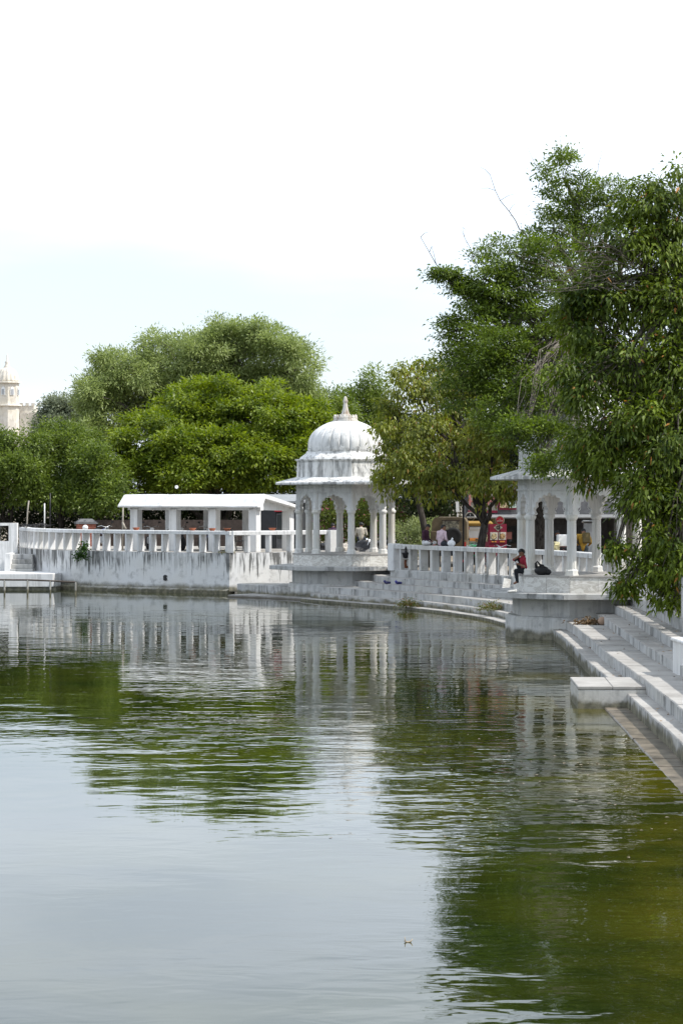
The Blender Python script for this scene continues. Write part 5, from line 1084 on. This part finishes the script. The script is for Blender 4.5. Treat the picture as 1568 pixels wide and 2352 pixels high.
# terracotta saucers on the rail
for u, lb in ((309, 'terracotta saucer on the rail by the leftmost shelter pillar'), (431, 'terracotta saucer on the rail near the middle of the shelter'), (484, 'terracotta saucer on the rail before the third shelter pillar'), (529, 'terracotta saucer on the rail at the wall corner'), (634, 'terracotta saucer on the bright rail beyond the wall corner')):
    c_ = LW if u < 528 else curve2(LW2, .2); px = c_[:, 0] / c_[:, 1] * F + U0; i = int(np.argmin(abs(px - u))); nn_, _ = normals2(c_)
    m_ = MB(); m_.smooth = True; m_.lathe([(.09, 0), (.11, .03), (.155, .10), (.165, .11), (.15, .112), (.10, .04)], 18)
    tag(m_.build('saucer', M_TERRA, None, loc=(c_[i, 0] - nn_[i, 0] * .2, c_[i, 1] - nn_[i, 1] * .2, 2.63)), lb, 'saucer', 'terracotta saucers on the rail')
m_ = MB(); m_.smooth = True; m_.ball((0, 0, .06), .13, 14, 8, (1, 1, .95)); tag(m_.build('helmet', M_WHITE, None, loc=(X(193, 104.6), 105.2, 2.62)), 'white helmet showing above the left balustrade', 'helmet')
# dark branches lying on the rail, poles behind
m_ = MB()
for k in range(26):
    a = random.uniform(-.6, .6) + (math.pi if random.random() < .5 else 0); p0 = Vector((random.uniform(-1.0, 1.1), random.uniform(-.15, .15), random.uniform(.02, .16)))
    m_.tube([p0, p0 + Vector((math.cos(a) * .22, .05, random.uniform(-.06, .05))), p0 + Vector((math.cos(a) * .45, .1, random.uniform(-.14, .06)))], [.022, .02, .008], 5)
tag(m_.build('dry_branches', M_BLACK, None, loc=(X(62, 108), 108.0, 2.64)), 'dark dry branches heaped on the left end of the rail', 'branches')
for u, v0, Y, h, rad, mt, tilt, lb in ((61, 1197, 109, .95, .035, M_CREAM, .12, 'pale leaning pole behind the left end of the balustrade'), (103, 1193, 111, .75, .03, M_WHITE, 0, 'short white tube hanging in the shade behind the balustrade'), (282, 1226, 103, 1.15, .035, M_CREAM, .02, 'rough post with a rag tied to it left of the shelter'), (116, 1212, 108, 1.6, .03, M_BLACK, 0, 'thin dark post in the shade behind the left balustrade')):
    m_ = MB(); m_.smooth = True; m_.tube([(0, 0, -.8), (tilt * .5, 0, h * .5), (tilt, 0, h)], rad, 8)
    if u == 282: m_.tube([(0, -.03, .5), (.06, -.05, .36), (.14, -.05, .22), (.2, -.04, .26)], [.05, .06, .04, .01], 6)
    tag(m_.build('pole', mt, None, loc=P(u, v0, Y)), lb, 'pole')
m_ = MB(); m_.smooth = True; m_.lathe([(.03, .0), (.06, .03), (.09, .08), (.09, .085), (.03, .04)], 14); m_.tube([(0, 0, 0), (0, 0, -.15)], .02, 5)
tag(m_.build('floodlight', M_WHITE, None, loc=P(406, 1120, 112.5), rot=(R(70), 0, 0)), 'small white floodlight hanging under the round tree', 'floodlight')
# traffic cone, tarpaulin heap and rubble beyond the far pavilion
m_ = MB(); m_.smooth = True; m_.lathe([(.13, 0), (.13, .03), (.10, .04), (.05, .3), (.025, .44)], 14); tag(m_.build('traffic_cone', plain('cone_orange', (.50, .10, .04), .7), None, loc=(X(761, 101), 101, 1.70)), 'small orange traffic cone beyond the far pavilion floor', 'cone')
def heap(label, name, c, r3, mat, seed):
    bm = bmesh.new(); bmesh.ops.create_icosphere(bm, subdivisions=3, radius=1.0); rr = random.Random(seed)
    ph = [rr.uniform(0, 6) for _ in range(6)]
    for v in bm.verts:
        q = v.co.copy(); k = 1 + .16 * math.sin(5 * q.x + ph[0]) * math.sin(6 * q.y + ph[1]) + .10 * math.sin(11 * q.z + ph[2] + 7 * q.x) + rr.uniform(-.03, .03)
        v.co = Vector((q.x * r3[0] * k, q.y * r3[1] * k, max(-.05, q.z) * r3[2] * k))
    me = bpy.data.meshes.new(name); bm.to_mesh(me); bm.free(); me.materials.append(mat); tag(link(name, me, None, None, c), label, 'heap')
TARP = plain('black_tarpaulin', (.014, .014, .016), .4, var=.5, bumps=.6)
heap('black tarpaulin heap behind the right arches of the far pavilion', 'tarpaulin', (X(845, 103.4), 103.4, 1.5), (.95, .6, .62), TARP, 2); heap('dark tarpaulin heap beside the end post behind the far pavilion', 'tarpaulin', (X(762, 103.8), 103.8, 1.68), (.7, .5, .42), TARP, 5)
heap('pale rubble and sacking heap behind the middle column of the far pavilion', 'rubble', (X(782, 102.6), 102.6, 1.62), (.55, .4, .42), plain('rubble', (.42, .38, .33), .9, var=.6, scale=9), 9)
# hole in the wall, debris on the water
i = int(np.argmin(abs(LW[:, 0] / LW[:, 1] * F + U0 - 386))); nn_, _ = normals2(LW)
m_ = MB(); m_.prism([(-.09, -.1), (.02, -.13), (.10, -.08), (.06, .02), (.10, .10), (-.02, .13), (-.11, .08)], Matrix.Rotation(R(90), 4, 'X'), .02)
tag(m_.build('drain_hole', M_BLACK, None, loc=(LW[i, 0] + nn_[i, 0] * .02, LW[i, 1] + nn_[i, 1] * .02, .62), rot=(0, 0, math.atan2(nn_[i, 1], nn_[i, 0]) + R(90))), 'ragged dark drain hole in the streaked terrace wall', 'drain hole')
m_ = MB(); m_.smooth = True; m_.tube([(-.07, 0, .02), (-.02, 0, .0), (.03, 0, .01), (.06, 0, .05)], [.008, .014, .012, .004], 6); m_.tube([(-.05, 0, .01), (-.06, 0, .08)], [.008, .004], 5)
tag(m_.build('floating_twig', plain('pale_twig', (.40, .32, .22), .8), None, loc=(X(938, 21.6), 21.6, .0), scale=(.6, .6, .6)), 'tiny pale twig floating on the calm water in front', 'twig')
N = 520; yy_ = 26 + 66 * rng.random(N) ** .8; xx_ = np.interp(yy_, [26, 45, 65, 80, 92], [4.2, 4.3, 5.2, 3.6, -.8]) - rng.exponential(1.0, N) - .1
v, f = quad_arrays(np.stack([xx_, yy_, np.full(N, .006)], 1), np.stack([rng.normal(size=N), rng.normal(size=N), np.zeros(N)], 1), np.tile([0, 0, 1.0], (N, 1)) + rng.normal(size=(N, 3)) * .05, .07 * rng.uniform(.4, 1.2, N), .045 * rng.uniform(.4, 1.2, N))
tag(link('floating_leaves', fast_mesh('floating_leaves', v, f, leaf_mat('floating_leaf', (.16, .10, .05), (.42, .36, .28), trans=.05))), 'scattered fallen leaves and petals floating near the steps', 'leaves', kind='stuff')
N = 420; s_ = rng.uniform(0, SLEN * .62, N); P3 = []
for q in s_:
    k = rng.integers(1, 5); (fa, fr_), z = EDGES[k]; (fb, fbr), _ = EDGES[k + 1]; t = rng.beta(2.5, 1.1); a = estep(fa, q, fr_); b = estep(fb, q, fbr); p = a * (1 - t) + b * t; P3.append((p[0], p[1], z + .014))
P3 = np.array(P3); v, f = quad_arrays(P3, np.stack([rng.normal(size=N), rng.normal(size=N), rng.normal(size=N) * .2], 1), np.tile([0, 0, 1.0], (N, 1)) + rng.normal(size=(N, 3)) * .25, .08 * rng.uniform(.4, 1.3, N), .05 * rng.uniform(.4, 1.2, N))
tag(link('fallen_leaves', fast_mesh('fallen_leaves', v, f, leaf_mat('fallen_leaf', (.12, .06, .03), (.34, .24, .14), trans=.05))), 'dry fallen leaves scattered along the backs of the steps', 'leaves', kind='stuff')
